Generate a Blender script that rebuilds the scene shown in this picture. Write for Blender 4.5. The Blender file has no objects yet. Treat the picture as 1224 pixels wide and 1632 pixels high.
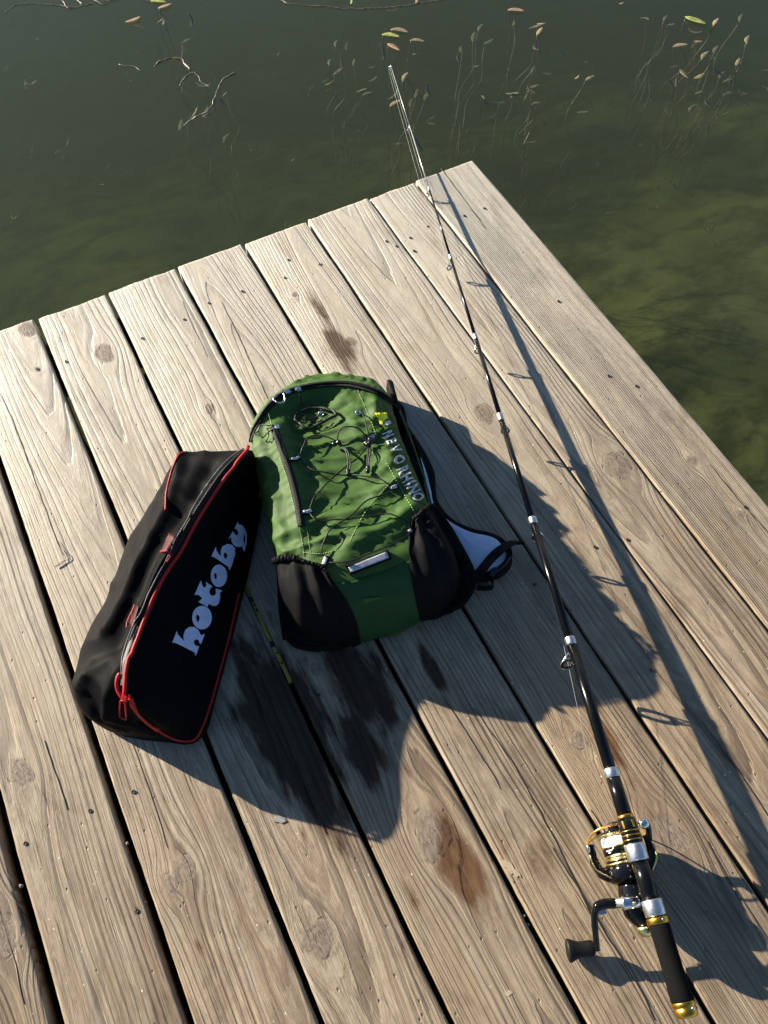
import bpy, bmesh, math, random
import numpy as np
from mathutils import Vector, Matrix, noise, geometry
from mathutils.bvhtree import BVHTree

SC = bpy.context.scene
COL = SC.collection
rad = math.radians
random.seed(4); np.random.seed(4)

# ------------------------------------------------------------------ camera
FPX = 1250.0
CAM = Vector((-0.17230057, -1.24361319, 1.16547038))
def _rz(a): return Matrix.Rotation(a, 3, 'Z')
ROT = _rz(-0.47667844) @ Matrix.Rotation(0.49010305, 3, 'X') @ _rz(-0.00376095)
cd = bpy.data.cameras.new('camera'); cam = bpy.data.objects.new('camera', cd); COL.objects.link(cam)
cd.sensor_fit = 'HORIZONTAL'; cd.sensor_width = 36.0; cd.lens = 36.0 * FPX / 1224.0
cd.clip_start = 0.05; cd.clip_end = 1500.0
cam.matrix_world = Matrix.Translation(CAM) @ ROT.to_4x4()
SC.camera = cam

# ------------------------------------------------------------------ sky and sun
SUN_AZ, SUN_EL = rad(-53.8), rad(18.1)         # heading of the sunlight on the ground, height of the sun
LIGHT = Vector((math.cos(SUN_AZ)*math.cos(SUN_EL), math.sin(SUN_AZ)*math.cos(SUN_EL), -math.sin(SUN_EL)))
world = bpy.data.worlds.new('World'); SC.world = world; world.use_nodes = True
wn = world.node_tree
sky = wn.nodes.new('ShaderNodeTexSky'); sky.sky_type = 'NISHITA'; sky.sun_disc = False
sky.sun_elevation = SUN_EL; sky.sun_rotation = math.atan2(-LIGHT.x, -LIGHT.y)
sky.air_density = 1.0; sky.dust_density = 0.5; sky.ozone_density = 4.0
wn.links.new(sky.outputs[0], wn.nodes['Background'].inputs[0])
wn.nodes['Background'].inputs[1].default_value = 0.05
sl = bpy.data.lights.new('sun', 'SUN'); sl.energy = 5.0; sl.angle = rad(0.53); sl.color = (1.0, 0.90, 0.745)
so = bpy.data.objects.new('sun', sl); COL.objects.link(so); so.location = (-3, 4, 3)
so.rotation_euler = LIGHT.to_track_quat('-Z', 'Y').to_euler()
vs = SC.view_settings
SC.display_settings.display_device = 'sRGB'
vs.view_transform = 'Standard'; vs.look = 'None'; vs.exposure = 1.62; vs.gamma = 1.0; vs.use_curve_mapping = False

# ------------------------------------------------------------------ measuring helpers (photo pixel -> real place)
def ray(px, py):
    d = ROT @ Vector(((px-612)/FPX, -(py-816)/FPX, -1.0)); return d.normalized()
def P(px, py, z=0.0):
    d = ray(px, py); return CAM + d * ((z - CAM.z)/d.z)
def K(x, y): return (390 + x/2.661, 580 + y/2.661)      # enlargement of the backpack
def B(x, y): return (100 + x/3.264, 700 + y/3.264)      # enlargement of the bag
def T(x, y): return (260 + x/6.8, 820 + y/6.8)          # enlargement of the bag's lettering
def G(x, y): return (590 + x/9.6, 640 + y/9.6)          # enlargement of the backpack's lettering
def RL(x, y): return (880 + x/3.558, 1280 + y/3.558)    # enlargement of the reel

# ------------------------------------------------------------------ object helpers
ORG = {}
def tag(o, label=None, cat=None, group=None, kind=None):
    for k, v in (('label', label), ('category', cat), ('group', group), ('kind', kind)):
        if v: o[k] = v
    return o
def thing(name, loc, label, cat, group=None):
    o = bpy.data.objects.new(name, None); COL.objects.link(o); o.location = loc
    o.empty_display_size = 0.05; ORG[o] = Vector(loc); return tag(o, label, cat, group)
def build(name, verts, faces, mat, parent=None, origin=None, smooth=True, solid=None, kind=None):
    og = ORG[parent] if parent is not None else Vector(origin if origin is not None else (0, 0, 0))
    me = bpy.data.meshes.new(name)
    me.from_pydata([(Vector(v) - og)[:] for v in verts], [], [tuple(f) for f in faces]); me.update()
    me.materials.append(mat)
    if smooth: me.polygons.foreach_set('use_smooth', [True]*len(me.polygons))
    o = bpy.data.objects.new(name, me); COL.objects.link(o)
    if parent is not None: o.parent = parent
    else: o.location = og
    ORG[o] = og
    if solid:
        m = o.modifiers.new('thick', 'SOLIDIFY'); m.thickness = solid; m.offset = -1
    if kind: o['kind'] = kind
    return o
class MB:
    def __init__(s): s.v = []; s.f = []
    def add(s, v, f):
        b = len(s.v); s.v += [Vector(p) for p in v]; s.f += [tuple(b+i for i in q) for q in f]
    def tube(s, pts, r, n=8, caps=True):
        pts = [Vector(p) for p in pts]; N = len(pts)
        rs = r if isinstance(r, (list, tuple)) else [r]*N
        b = len(s.v); up = None
        for i, p in enumerate(pts):
            t = (pts[min(i+1, N-1)] - pts[max(i-1, 0)])
            t = t.normalized() if t.length > 1e-9 else Vector((0, 0, 1))
            if up is None: up = t.orthogonal().normalized()
            up = up - t*up.dot(t); up = up.normalized() if up.length > 1e-6 else t.orthogonal().normalized()
            w = t.cross(up)
            for k in range(n):
                a = 2*math.pi*k/n; s.v.append(p + (up*math.cos(a) + w*math.sin(a))*rs[i])
        for i in range(N-1):
            for k in range(n):
                k2 = (k+1) % n
                s.f.append((b+i*n+k, b+i*n+k2, b+(i+1)*n+k2, b+(i+1)*n+k))
        if caps:
            s.f.append(tuple(b+k for k in range(n))[::-1]); s.f.append(tuple(b+(N-1)*n+k for k in range(n)))
    def lathe(s, o, axis, prof, n=24):
        """prof: (distance along the axis, radius)"""
        axis = Vector(axis).normalized(); u = axis.orthogonal().normalized(); w = axis.cross(u); b = len(s.v)
        for h, r in prof:
            for k in range(n):
                a = 2*math.pi*k/n; s.v.append(Vector(o) + axis*h + (u*math.cos(a)+w*math.sin(a))*max(r, 1e-5))
        for i in range(len(prof)-1):
            for k in range(n):
                k2 = (k+1) % n; s.f.append((b+i*n+k, b+i*n+k2, b+(i+1)*n+k2, b+(i+1)*n+k))
        s.f.append(tuple(b+k for k in range(n))[::-1]); s.f.append(tuple(b+(len(prof)-1)*n+k for k in range(n)))
    def box(s, c, ax, ay, az):
        c, ax, ay, az = Vector(c), Vector(ax), Vector(ay), Vector(az)
        v = [c+ax*i+ay*j+az*k for i in (-1, 1) for j in (-1, 1) for k in (-1, 1)]
        s.add(v, [(0,1,3,2), (4,6,7,5), (0,4,5,1), (2,3,7,6), (0,2,6,4), (1,5,7,3)])
    def build(s, name, mat, parent=None, **k):
        return build(name, s.v, s.f, mat, parent, **k)
def bevel(o, w=0.0008, seg=2):
    m = o.modifiers.new('edge', 'BEVEL'); m.width = w; m.segments = seg; m.limit_method = 'ANGLE'; m.angle_limit = rad(35)
    return o
def smoothpath(pts, n=8, closed=False):
    pts = [Vector(p) for p in pts]; N = len(pts); out = []
    rng = range(N) if closed else range(N-1)
    for i in rng:
        if closed: a, b, c, d = pts[(i-1) % N], pts[i], pts[(i+1) % N], pts[(i+2) % N]
        else: a, b, c, d = pts[max(i-1, 0)], pts[i], pts[i+1], pts[min(i+2, N-1)]
        for k in range(n):
            t = k/n
            out.append(0.5*((2*b) + (c-a)*t + (2*a-5*b+4*c-d)*t*t + (3*b-a-3*c+d)*t**3))
    out.append(pts[0].copy() if closed else pts[-1].copy())
    return out
def fb(p, oct=4): return noise.fractal(p, 1.0, 2.0, oct)

# ------------------------------------------------------------------ materials
class N:
    def __init__(s, name):
        s.m = bpy.data.materials.new(name); s.m.use_nodes = True; s.t = s.m.node_tree; s.n = s.t.nodes
        s.b = s.n['Principled BSDF']; s.out = s.n['Material Output']
    def node(s, typ, **k):
        x = s.n.new('ShaderNode'+typ)
        for a, v in k.items(): setattr(x, a, v)
        return x
    def link(s, a, b): s.t.links.new(a, b)
    def put(s, sock, v):
        if isinstance(v, bpy.types.NodeSocket): s.link(v, sock)
        elif isinstance(v, (tuple, list)) and len(v) == 3 and sock.type == 'RGBA': sock.default_value = (*v, 1)
        else: sock.default_value = v
    def math(s, op, a, b=0.0, c=0.0, clamp=False):
        x = s.node('Math', operation=op, use_clamp=clamp)
        for i, v in enumerate((a, b, c)): s.put(x.inputs[i], v)
        return x.outputs[0]
    def mix(s, f, a, b, blend='MIX'):
        x = s.node('Mix', data_type='RGBA', blend_type=blend)
        s.put(x.inputs[0], f); s.put(x.inputs[6], a); s.put(x.inputs[7], b); return x.outputs[2]
    def ramp(s, v, stops, interp='LINEAR'):
        x = s.node('ValToRGB'); r = x.color_ramp; r.interpolation = interp
        while len(r.elements) < len(stops): r.elements.new(0.5)
        for e, (p, c) in zip(r.elements, stops):
            e.position = p; e.color = (*c, 1) if isinstance(c, tuple) else (c, c, c, 1)
        s.put(x.inputs[0], v); return x.outputs[0]
    def step(s, v, a, b, o0=0.0, o1=1.0):
        x = s.node('MapRange', interpolation_type='SMOOTHSTEP')
        for i, q in enumerate((v, a, b, o0, o1)): s.put(x.inputs[i], q)
        return x.outputs[0]
    def noise(s, vec=None, scale=5, detail=3, rough=0.5, dim='3D', w=0.0, dist=0.0):
        x = s.node('TexNoise', noise_dimensions=dim)
        if vec is not None: s.link(vec, x.inputs['Vector'])
        if dim in ('1D', '4D'): s.put(x.inputs['W'], w)
        for k, v in (('Scale', scale), ('Detail', detail), ('Roughness', rough), ('Distortion', dist)): s.put(x.inputs[k], v)
        return x.outputs[0]
    def mapv(s, vec, scale=(1, 1, 1), loc=(0, 0, 0), rot=(0, 0, 0)):
        x = s.node('Mapping'); s.link(vec, x.inputs[0]); x.inputs['Scale'].default_value = scale
        x.inputs['Location'].default_value = loc; x.inputs['Rotation'].default_value = rot; return x.outputs[0]
    def attr(s, name): return s.node('Attribute', attribute_name=name).outputs['Fac']
    def obj(s): return s.node('TexCoord').outputs['Object']
    def pos(s): return s.node('NewGeometry').outputs['Position']
    def bump(s, h, dist=0.001, strength=1.0, normal=None):
        x = s.node('Bump'); s.put(x.inputs['Height'], h); x.inputs['Distance'].default_value = dist
        x.inputs['Strength'].default_value = strength
        if normal is not None: s.link(normal, x.inputs['Normal'])
        return x.outputs[0]
    def set(s, **k):
        names = dict(color='Base Color', rough='Roughness', metal='Metallic', spec='Specular IOR Level', normal='Normal',
                     sheen='Sheen Weight', coat='Coat Weight', trans='Transmission Weight', ior='IOR', alpha='Alpha', aniso='Anisotropic')
        for a, v in k.items(): s.put(s.b.inputs[names[a]], v)
        return s.m

def wood_material():
    n = N('weathered pine')
    ring = n.attr('ring'); kd = n.attr('kd'); wet = n.attr('wet'); sd = n.attr('seed'); tone = n.attr('tone')
    pos = n.pos()
    # a little wander so that the ring lines are never ruler-drawn
    wob = n.noise(n.mapv(pos, (55, 9, 20)), 1, 4, 0.6, '4D', sd)
    r = n.math('ADD', ring, n.math('MULTIPLY', n.math('SUBTRACT', wob, 0.5), 0.55))
    fr = n.math('FRACT', r); fl = n.math('FLOOR', r)
    strength = n.node('TexWhiteNoise', noise_dimensions='1D'); n.put(strength.inputs['W'], n.math('ADD', fl, n.math('MULTIPLY', sd, 7.3)))
    st = strength.outputs[0]
    # latewood: swells slowly, ends sharply
    late = n.math('MULTIPLY', n.step(fr, 0.52, 0.93), n.step(fr, 1.0, 0.94))
    patch = n.noise(n.mapv(pos, (14, 3.2, 4)), 1, 3, 0.6, '4D', n.math('ADD', sd, 3.0))
    ls = n.math('MULTIPLY', n.step(st, -0.1, 0.8, 0.25, 1.0), n.step(patch, 0.25, 0.6, 0.35, 1.0))
    line = n.math('MULTIPLY', late, ls)
    thin = n.noise(None, 2.6, 6, 0.75, '1D', r)                    # fine streaks between the rings
    fib = n.noise(n.mapv(pos, (950, 26, 60)), 1, 3, 0.6, '4D', sd)
    fib2 = n.noise(n.mapv(pos, (260, 7, 40)), 1, 3, 0.65, '4D', sd)
    big = n.noise(n.mapv(pos, (7, 3, 3)), 1, 4, 0.6, '4D', sd)
    mott = n.noise(n.mapv(pos, (60, 32, 30)), 1, 5, 0.65, '4D', n.math('ADD', sd, 9.0))
    base = n.mix(n.step(big, 0.35, 0.65), (0.385, 0.285, 0.160), (0.310, 0.252, 0.170))
    base = n.mix(tone, base, (0.42, 0.345, 0.235))
    base = n.mix(n.step(mott, 0.38, 0.68), base, n.mix(0.62, base, (0.20, 0.150, 0.10)))
    stre = n.noise(n.mapv(pos, (38, 1.6, 6)), 1, 4, 0.6, '4D', n.math('ADD', sd, 5.0))
    base = n.mix(n.step(stre, 0.48, 0.66, 0, 0.75), base, (0.195, 0.130, 0.075))
    base = n.mix(n.step(stre, 0.46, 0.30, 0, 0.45), base, (0.47, 0.415, 0.33))
    base = n.mix(n.step(thin, 0.42, 0.62, 0.0, 0.85), base, (0.19, 0.128, 0.078))
    base = n.mix(n.math('MULTIPLY', line, 0.92), base, (0.085, 0.052, 0.030))
    base = n.mix(n.step(fib, 0.50, 0.68, 0.0, 0.60), base, (0.14, 0.105, 0.075))
    base = n.mix(n.step(fib2, 0.5, 0.8, 0.0, 0.4), base, (0.50, 0.44, 0.35))
    hair = n.noise(n.mapv(pos, (620, 10, 60)), 1, 2, 0.5, '4D', n.math('ADD', sd, 2.0))
    base = n.mix(n.step(hair, 0.66, 0.72, 0, 0.8), base, (0.07, 0.05, 0.035))
    hair2 = n.noise(n.mapv(pos, (210, 4.5, 30)), 1, 3, 0.6, '4D', n.math('ADD', sd, 6.0))
    base = n.mix(n.step(hair2, 0.60, 0.70, 0, 0.55), base, (0.13, 0.095, 0.065))
    gr = n.noise(n.mapv(pos, (16, 6, 6)), 1, 6, 0.72, '4D', n.math('ADD', sd, 12.0), 0.6)
    base = n.mix(n.step(gr, 0.48, 0.66, 0, 0.75), base, n.mix(1.0, base, (0.50, 0.44, 0.40), 'MULTIPLY'))
    base = n.mix(n.step(gr, 0.44, 0.30, 0, 0.5), base, n.mix(1.0, base, (1.35, 1.24, 1.05), 'MULTIPLY'))
    vp = n.node('TexVoronoi', feature='F1'); n.link(n.mapv(pos, (120, 75, 60), loc=(3, 5, 1)), vp.inputs['Vector']); vp.inputs['Scale'].default_value = 1
    base = n.mix(n.math('MULTIPLY', n.step(vp.outputs['Distance'], 0.15, 0.06), n.step(vp.outputs['Color'], 0.80, 0.86)), base, (0.62, 0.57, 0.46))
    bl = n.attr('end_pale')  # planks grow paler towards the far end of the dock
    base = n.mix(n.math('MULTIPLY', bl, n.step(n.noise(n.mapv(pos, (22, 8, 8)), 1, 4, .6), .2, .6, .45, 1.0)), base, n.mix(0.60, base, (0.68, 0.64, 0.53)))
    # knots
    kr = n.math('FRACT', n.math('ADD', n.math('MULTIPLY', kd, 2.0), n.math('MULTIPLY', mott, 5.0)))
    kcol = n.mix(n.step(kr, 0.3, 0.95, 0, .7), (0.255, 0.20, 0.145), (0.16, 0.115, 0.08))
    vk = n.math('ABSOLUTE', n.math('SUBTRACT', n.noise(n.mapv(pos, (75, 42, 40)), 1, 3, 0.6, '4D', n.math('ADD', sd, 1.0), 0.8), 0.5))
    kcol = n.mix(n.step(vk, 0.022, 0.004, 0, .7), kcol, (0.07, 0.05, 0.04))
    kcol = n.mix(n.step(fib2, .45, .7, 0, .6), kcol, (0.12, 0.09, 0.065))
    base = n.mix(n.step(n.math('ADD', kd, n.math('MULTIPLY', mott, 0.25)), 1.2, 0.95), base, kcol)
    kds = n.math('ADD', kd, n.math('MULTIPLY', n.math('SUBTRACT', fib2, 0.5), 0.25)); rim = n.math('MULTIPLY', n.step(kds, 0.88, 0.97), n.step(kds, 1.10, 1.0))
    rim = n.math('MULTIPLY', rim, n.step(n.noise(n.mapv(pos, (70, 50, 30)), 1, 2), 0.5, 0.62)); rim = n.math('MULTIPLY', rim, 0.4); base = n.mix(rim, base, (0.07, 0.05, 0.035))
    # pits and specks of dirt, pale scuffs
    vo = n.node('TexVoronoi', feature='F1'); n.link(n.mapv(pos, (95, 55, 60)), vo.inputs['Vector']); vo.inputs['Scale'].default_value = 1
    sp = n.math('MULTIPLY', n.step(vo.outputs['Distance'], 0.16, 0.07), n.step(vo.outputs['Color'], 0.66, 0.75))
    base = n.mix(n.math('MULTIPLY', sp, 0.75), base, (0.06, 0.045, 0.035))
    scr = n.noise(n.mapv(pos, (90, 420, 60), rot=(0, 0, 0.9)), 1, 2, 0.5, '4D', sd)
    base = n.mix(n.step(scr, 0.70, 0.78, 0, 0.35), base, (0.12, 0.09, 0.065))
    # wetness: keeps its own ragged outline, running along the fibres
    we = n.math('ADD', wet, n.math('MULTIPLY', n.math('SUBTRACT', n.noise(n.mapv(pos, (110, 22, 10)), 1, 5, 0.7), 0.5), 0.55))
    wm = n.step(we, 0.30, 0.72)
    rust = n.attr('rust')
    wetc = n.mix(rust, n.mix(n.step(we, 0.42, 0.75), (0.40, 0.34, 0.30), (0.17, 0.14, 0.125)), (0.50, 0.36, 0.27))
    base = n.mix(wm, base, n.mix(1.0, base, wetc, 'MULTIPLY'))
    height = n.math('ADD', n.math('MULTIPLY', line, -0.9), n.math('MULTIPLY', fib, 0.45))
    height = n.math('ADD', height, n.math('MULTIPLY', thin, 0.8))
    height = n.math('ADD', height, n.math('MULTIPLY', n.step(hair, .64, .72), -0.9))
    height = n.math('ADD', height, n.math('MULTIPLY', sp, -1.2))
    height = n.math('ADD', height, n.math('MULTIPLY', rim, -0.9))
    height = n.math('ADD', height, n.math('MULTIPLY', mott, 0.5))
    rough = n.math('ADD', n.math('MULTIPLY', wm, 0.05), n.step(mott, 0.2, 0.8, 0.44, 0.62))
    return n.set(color=base, rough=rough, spec=n.math('MULTIPLY_ADD', wm, -0.28, 0.42), normal=n.bump(height, 0.0013, 0.85))
M = {}
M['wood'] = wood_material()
def simple(name, color, rough=0.5, metal=0.0, spec=0.5, nscale=None, namt=0.15, bumpd=0.0, bscale=300, coat=0.0, sheen=0.0):
    n = N(name); c = color
    if nscale:
        f = n.noise(n.obj(), nscale, 4, 0.6)
        c = n.mix(n.step(f, 0.3, 0.7), tuple(x*(1-namt) for x in color), tuple(min(1, x*(1+namt)) for x in color))
    kw = {}
    if bumpd: kw['normal'] = n.bump(n.noise(n.obj(), bscale, 2, 0.6), bumpd)
    rg = n.step(n.noise(n.obj(), (nscale or 60)*2.3, 3), 0.3, 0.7, rough*0.85, min(1, rough*1.15))
    return n.set(color=c, rough=rg, metal=metal, spec=spec, coat=coat, sheen=sheen, **kw)
def fabric(name, c1, c2, cell=0.0016, rough=0.55, spec=0.4, bd=0.0003, sheen=0.1, ripstop=True):
    n = N(name); o = n.obj()
    w1 = n.node('TexWave', wave_type='BANDS', bands_direction='X'); w2 = n.node('TexWave', wave_type='BANDS', bands_direction='Y')
    rotv = n.mapv(o, rot=(0, 0, rad(-18)))
    for w in (w1, w2):
        n.link(rotv, w.inputs[0]); w.inputs['Scale'].default_value = 0.314/cell; w.inputs['Distortion'].default_value = 0.4
    wv = n.math('MULTIPLY', w1.outputs[1], w2.outputs[1])
    f = n.noise(o, 45, 4, 0.6); f2 = n.noise(o, 420, 2, 0.5)
    c = n.mix(n.step(f, 0.3, 0.72), c1, c2)
    c = n.mix(n.step(f2, 0.4, 0.7, 0, 0.25), c, tuple(x*1.5 for x in c2))
    h = n.math('ADD', n.math('MULTIPLY', wv, 0.8), n.math('MULTIPLY', f2, 0.5))
    return n.set(color=c, rough=n.step(f, 0.3, 0.7, rough*0.85, rough*1.1), spec=spec, sheen=sheen, normal=n.bump(h, bd, 0.8))
M['green'] = fabric('green ripstop nylon', (0.027, 0.066, 0.010), (0.044, 0.096, 0.015), rough=0.62, spec=0.25, sheen=0)
M['green_low'] = fabric('dark green coated nylon', (0.012, 0.046, 0.012), (0.017, 0.060, 0.016), cell=0.0012, rough=0.55, spec=.2, bd=0.00012, sheen=0)
M['mesh'] = fabric('black stretch mesh', (0.0022, 0.0022, 0.0025), (0.0052, 0.0052, 0.0055), cell=0.0022, rough=0.7, spec=.09, bd=0.0005, sheen=0.0)
M['web'] = fabric('black webbing', (0.002, 0.002, 0.0022), (0.0045, 0.0045, 0.005), cell=0.0020, rough=0.65, spec=.12, bd=0.0005, sheen=0)
M['pad'] = fabric('pale air mesh padding', (0.42, 0.50, 0.66), (0.52, 0.60, 0.75), cell=0.0030, rough=0.75, bd=0.0006)
M['canvas'] = fabric('black bag canvas', (0.0020, 0.0020, 0.0025), (0.0042, 0.0042, 0.0048), cell=0.0014, rough=0.5, spec=.035, bd=0.0004, sheen=0)
M['zip'] = fabric('zip tape', (0.003, 0.003, 0.003), (0.007, 0.007, 0.007), cell=0.0016, rough=0.55, spec=.2, bd=0.0006, sheen=0)
M['red'] = fabric('red piping', (0.32, 0.006, 0.008), (0.42, 0.010, 0.011), cell=0.0012, rough=0.45, spec=.3, bd=0.0003, sheen=0)
M['darkred'] = fabric('dark red nylon', (0.035, 0.002, 0.003), (0.06, 0.003, 0.004), cell=0.0012, sheen=0, spec=.2, rough=0.5, bd=0.0003)
M['greytape'] = fabric('grey zip teeth', (0.045, 0.046, 0.044), (0.10, 0.10, 0.097), cell=0.0016, rough=0.5, bd=0.0006)
M['print'] = simple('pale lilac print', (0.52, 0.56, 0.72), 0.6, nscale=160, namt=0.08)
M['cord'] = simple('black elastic cord', (0.006, 0.006, 0.006), 0.5, spec=.3, nscale=300, bumpd=0.0002, bscale=900)
M['plastic'] = simple('black plastic', (0.008, 0.008, 0.008), 0.28, nscale=80)
M['silvercloth'] = simple('reflective silver tape', (0.42, 0.43, 0.50), 0.4, metal=0.35, nscale=240, namt=0.2)
M['greyprint'] = simple('grey reflective print', (0.46, 0.47, 0.50), 0.45, metal=0.2, nscale=300, namt=0.2)
M['yellow'] = simple('neon yellow print', (0.85, 0.78, 0.02), 0.5, nscale=300, namt=0.05)
M['thread'] = simple('pale green thread', (0.30, 0.42, 0.14), 0.6)
M['chrome'] = simple('chrome', (0.80, 0.80, 0.80), 0.16, metal=1.0, nscale=70, namt=0.04)
M['satin'] = simple('satin steel', (0.66, 0.66, 0.67), 0.34, metal=1.0, nscale=300, namt=0.08)
M['gold'] = simple('gold anodised metal', (0.72, 0.38, 0.055), 0.24, metal=1.0, nscale=120, namt=0.08)
M['paleGold'] = simple('pale gold metal', (0.78, 0.66, 0.30), 0.25, metal=1.0, nscale=120, namt=0.06)
M['blank'] = simple('black rod blank', (0.003, 0.003, 0.003), 0.20, spec=.3, nscale=40, namt=0.2)
M['gloss'] = simple('black gloss reel paint', (0.003, 0.003, 0.0034), 0.09, spec=.35, nscale=60)
M['foam'] = simple('black foam grip', (0.004, 0.004, 0.004), 0.85, spec=0.08, nscale=500, namt=0.3, bumpd=0.0003, bscale=1600)
M['spoolline'] = simple('white line wound on spool', (0.72, 0.72, 0.72), 0.4, nscale=900, namt=0.15, bumpd=0.0002, bscale=1500)
M['line'] = simple('clear grey line', (0.50, 0.50, 0.48), 0.3)
M['screw'] = simple('rusty dark screw', (0.055, 0.038, 0.028), 0.5, metal=0.6, nscale=900, namt=0.4)
M['hole'] = simple('dark split in wood', (0.018, 0.013, 0.010), 0.9)
M['oldwood'] = simple('dark wet frame timber', (0.05, 0.04, 0.03), 0.8, nscale=30, namt=0.35, bumpd=0.001, bscale=80)
M['tape'] = simple('yellow strap', (0.24, 0.19, 0.018), 0.6, nscale=70, namt=0.25)
M['white'] = simple('white print', (0.7, 0.7, 0.7), 0.5)
M['chip'] = simple('pale splintered wood', (0.36, 0.30, 0.20), 0.8, nscale=400, namt=0.2)
M['stone'] = simple('dusty little stone', (0.17, 0.145, 0.11), 0.8, nscale=500, namt=0.3)
M['flake'] = simple('chalky white flake', (0.24, 0.24, 0.235), 0.85, nscale=300, namt=0.2)

# ------------------------------------------------------------------ lake
WZ, BZ = -0.17, -0.80
def water_material():
    n = N('lake water'); n.n.remove(n.b); pos = n.pos()
    hz = n.noise(n.mapv(pos, (2.0, 3.4, 1)), 1, 3, 0.5)
    rip = n.noise(n.mapv(pos, (16, 26, 1)), 1, 3, 0.5)
    h = n.math('ADD', n.math('MULTIPLY', hz, 1.0), n.math('MULTIPLY', rip, 0.10))
    nm = n.bump(h, 0.012, 0.35)
    tr = n.node('BsdfTransparent'); tr.inputs[0].default_value = (1, 1, 1, 1)
    gl = n.node('BsdfGlossy'); gl.inputs['Roughness'].default_value = 0.015; n.link(nm, gl.inputs['Normal'])
    gi = n.node('NewGeometry'); dt = n.node('VectorMath', operation='DOT_PRODUCT'); n.link(gi.outputs['Incoming'], dt.inputs[0]); n.link(nm, dt.inputs[1])
    fr_ = n.math('MULTIPLY_ADD', n.math('POWER', n.math('SUBTRACT', 1.0, n.math('ABSOLUTE', dt.outputs['Value']), clamp=True), 5.0), 0.98, 0.022)
    m2 = n.node('MixShader'); n.link(fr_, m2.inputs[0]); n.link(tr.outputs[0], m2.inputs[1]); n.link(gl.outputs[0], m2.inputs[2])
    n.link(m2.outputs[0], n.out.inputs[0])
    vs_ = n.node('VolumeScatter'); vs_.inputs['Color'].default_value = (0.66, 0.76, 0.58, 1); vs_.inputs['Density'].default_value = 0.125; vs_.inputs['Anisotropy'].default_value = 0.2
    va = n.node('VolumeAbsorption'); va.inputs['Color'].default_value = (0.40, 0.46, 0.22, 1); va.inputs['Density'].default_value = 1.12
    ad = n.node('AddShader'); n.link(vs_.outputs[0], ad.inputs[0]); n.link(va.outputs[0], ad.inputs[1]); n.link(ad.outputs[0], n.out.inputs[1])
    return n.m
def bed_material():
    n = N('muddy lake bed'); pos = n.pos()
    a = n.noise(n.mapv(pos, (1.3, 1.7, 1)), 1, 5, 0.6, dist=0.5)
    b = n.noise(n.mapv(pos, (5, 6.5, 3)), 1, 6, 0.66)
    c = n.noise(pos, 60, 4, 0.7)
    col = n.mix(n.step(a, 0.33, 0.68), (0.14, 0.145, 0.09), (0.37, 0.34, 0.19))
    col = n.mix(n.step(b, 0.40, 0.64, 0, 0.7), col, (0.03, 0.036, 0.022))
    col = n.mix(n.step(c, 0.5, 0.8, 0, 0.4), col, (0.28, 0.28, 0.14))
    return n.set(color=col, rough=0.95, spec=0.1)
def sheet(name, z, mat, size, sub, amp):
    v = []; f = []; xs = sub
    for y in xs:
        for x in xs:
            d = max(abs(x), abs(y)); a = amp*fb(Vector((x*0.9, y*0.9, z*3)), 5)*(1 if d < 6 else 0.0)
            v.append((x, y, z + a - .75*min(1.0, max(0.0, (y+.10*x+.1)/2.6))))
    k = len(xs)
    for j in range(k-1):
        for i in range(k-1): f.append((j*k+i, j*k+i+1, (j+1)*k+i+1, (j+1)*k+i))
    return tag(build(name, v, f, mat), kind='structure')
grid = [-400, -100, -30, -12, -8] + [round(-6+i*0.1, 3) for i in range(121)] + [8, 12, 30, 100, 400]
sheet('lake_bed', BZ, bed_material(), 1, grid, 0.13)
wv = [(x, y, z) for z in (BZ-3.2, WZ) for x, y in ((-400, -400), (400, -400), (400, 400), (-400, 400))]
tag(build('water', wv, [(0, 3, 2, 1), (4, 5, 6, 7), (0, 1, 5, 4), (1, 2, 6, 5), (2, 3, 7, 6), (3, 0, 4, 7)], water_material(), smooth=False), kind='structure')

# ------------------------------------------------------------------ dock
dock = thing('dock', (0.0, -1.2, 0.0), 'weathered grey brown plank dock end standing over dark green water', 'dock')
# (left x, right x, seed, mode, ring pitch, pith x offset, pith depth, slope)
LINES = {'R': 0.694, 'A': 0.549, 'B': 0.436, 'C': 0.290, 'D': 0.145, 'E': 0.0, 'F': -0.147, 'G': -0.291, 'H': -0.437, 'I': -0.584, 'J': -0.732, 'L': -0.88}
GAPW = {'R': 0, 'A': .0045, 'B': .0035, 'C': .0058, 'D': .0060, 'E': .0068, 'F': .0068, 'G': .0085, 'H': .0110, 'I': .0150, 'J': .012, 'L': .01}
order = ['R', 'A', 'B', 'C', 'D', 'E', 'F', 'G', 'H', 'I', 'J', 'L']
PL = {  # by right-hand line: pitch, pith x, depth at the end, slope, tone
 'R': (.0036, -0.11, .035, .010, .75), 'A': (.0065, .035, .030, .012, .45), 'B': (.0075, .085, .030, .030, .1),
 'C': (.0065, .100, .030, -.020, .0), 'D': (.0068, .040, .040, -.020, .35), 'E': (.0070, .105, .045, -.012, .1),
 'F': (.0075, .060, .060, .016, .7), 'G': (.0070, .110, .040, .020, .6), 'H': (.0068, .020, .060, .020, .6),
 'I': (.0055, -.035, .050, .010, .3), 'J': (.0075, .06, .04, .01, .25)}
knots_px = [((165, 562), .019), ((334, 652), .009), ((773, 658), .017), ((985, 742), .024), ((33, 1232), .017), ((297, 1386), .014),
            ((272, 1410), .012), ((508, 1497), .020), ((690, 1330), .026), ((1068, 1334), .022), ((505, 1068), .009),
            ((1103, 735), .010), ((43, 525), .016), ((12, 1490), .02), ((920, 1180), .012), ((560, 545), .010), ((1180, 820), .007), ((470, 470), .006), ((60, 590), .006)]
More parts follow.
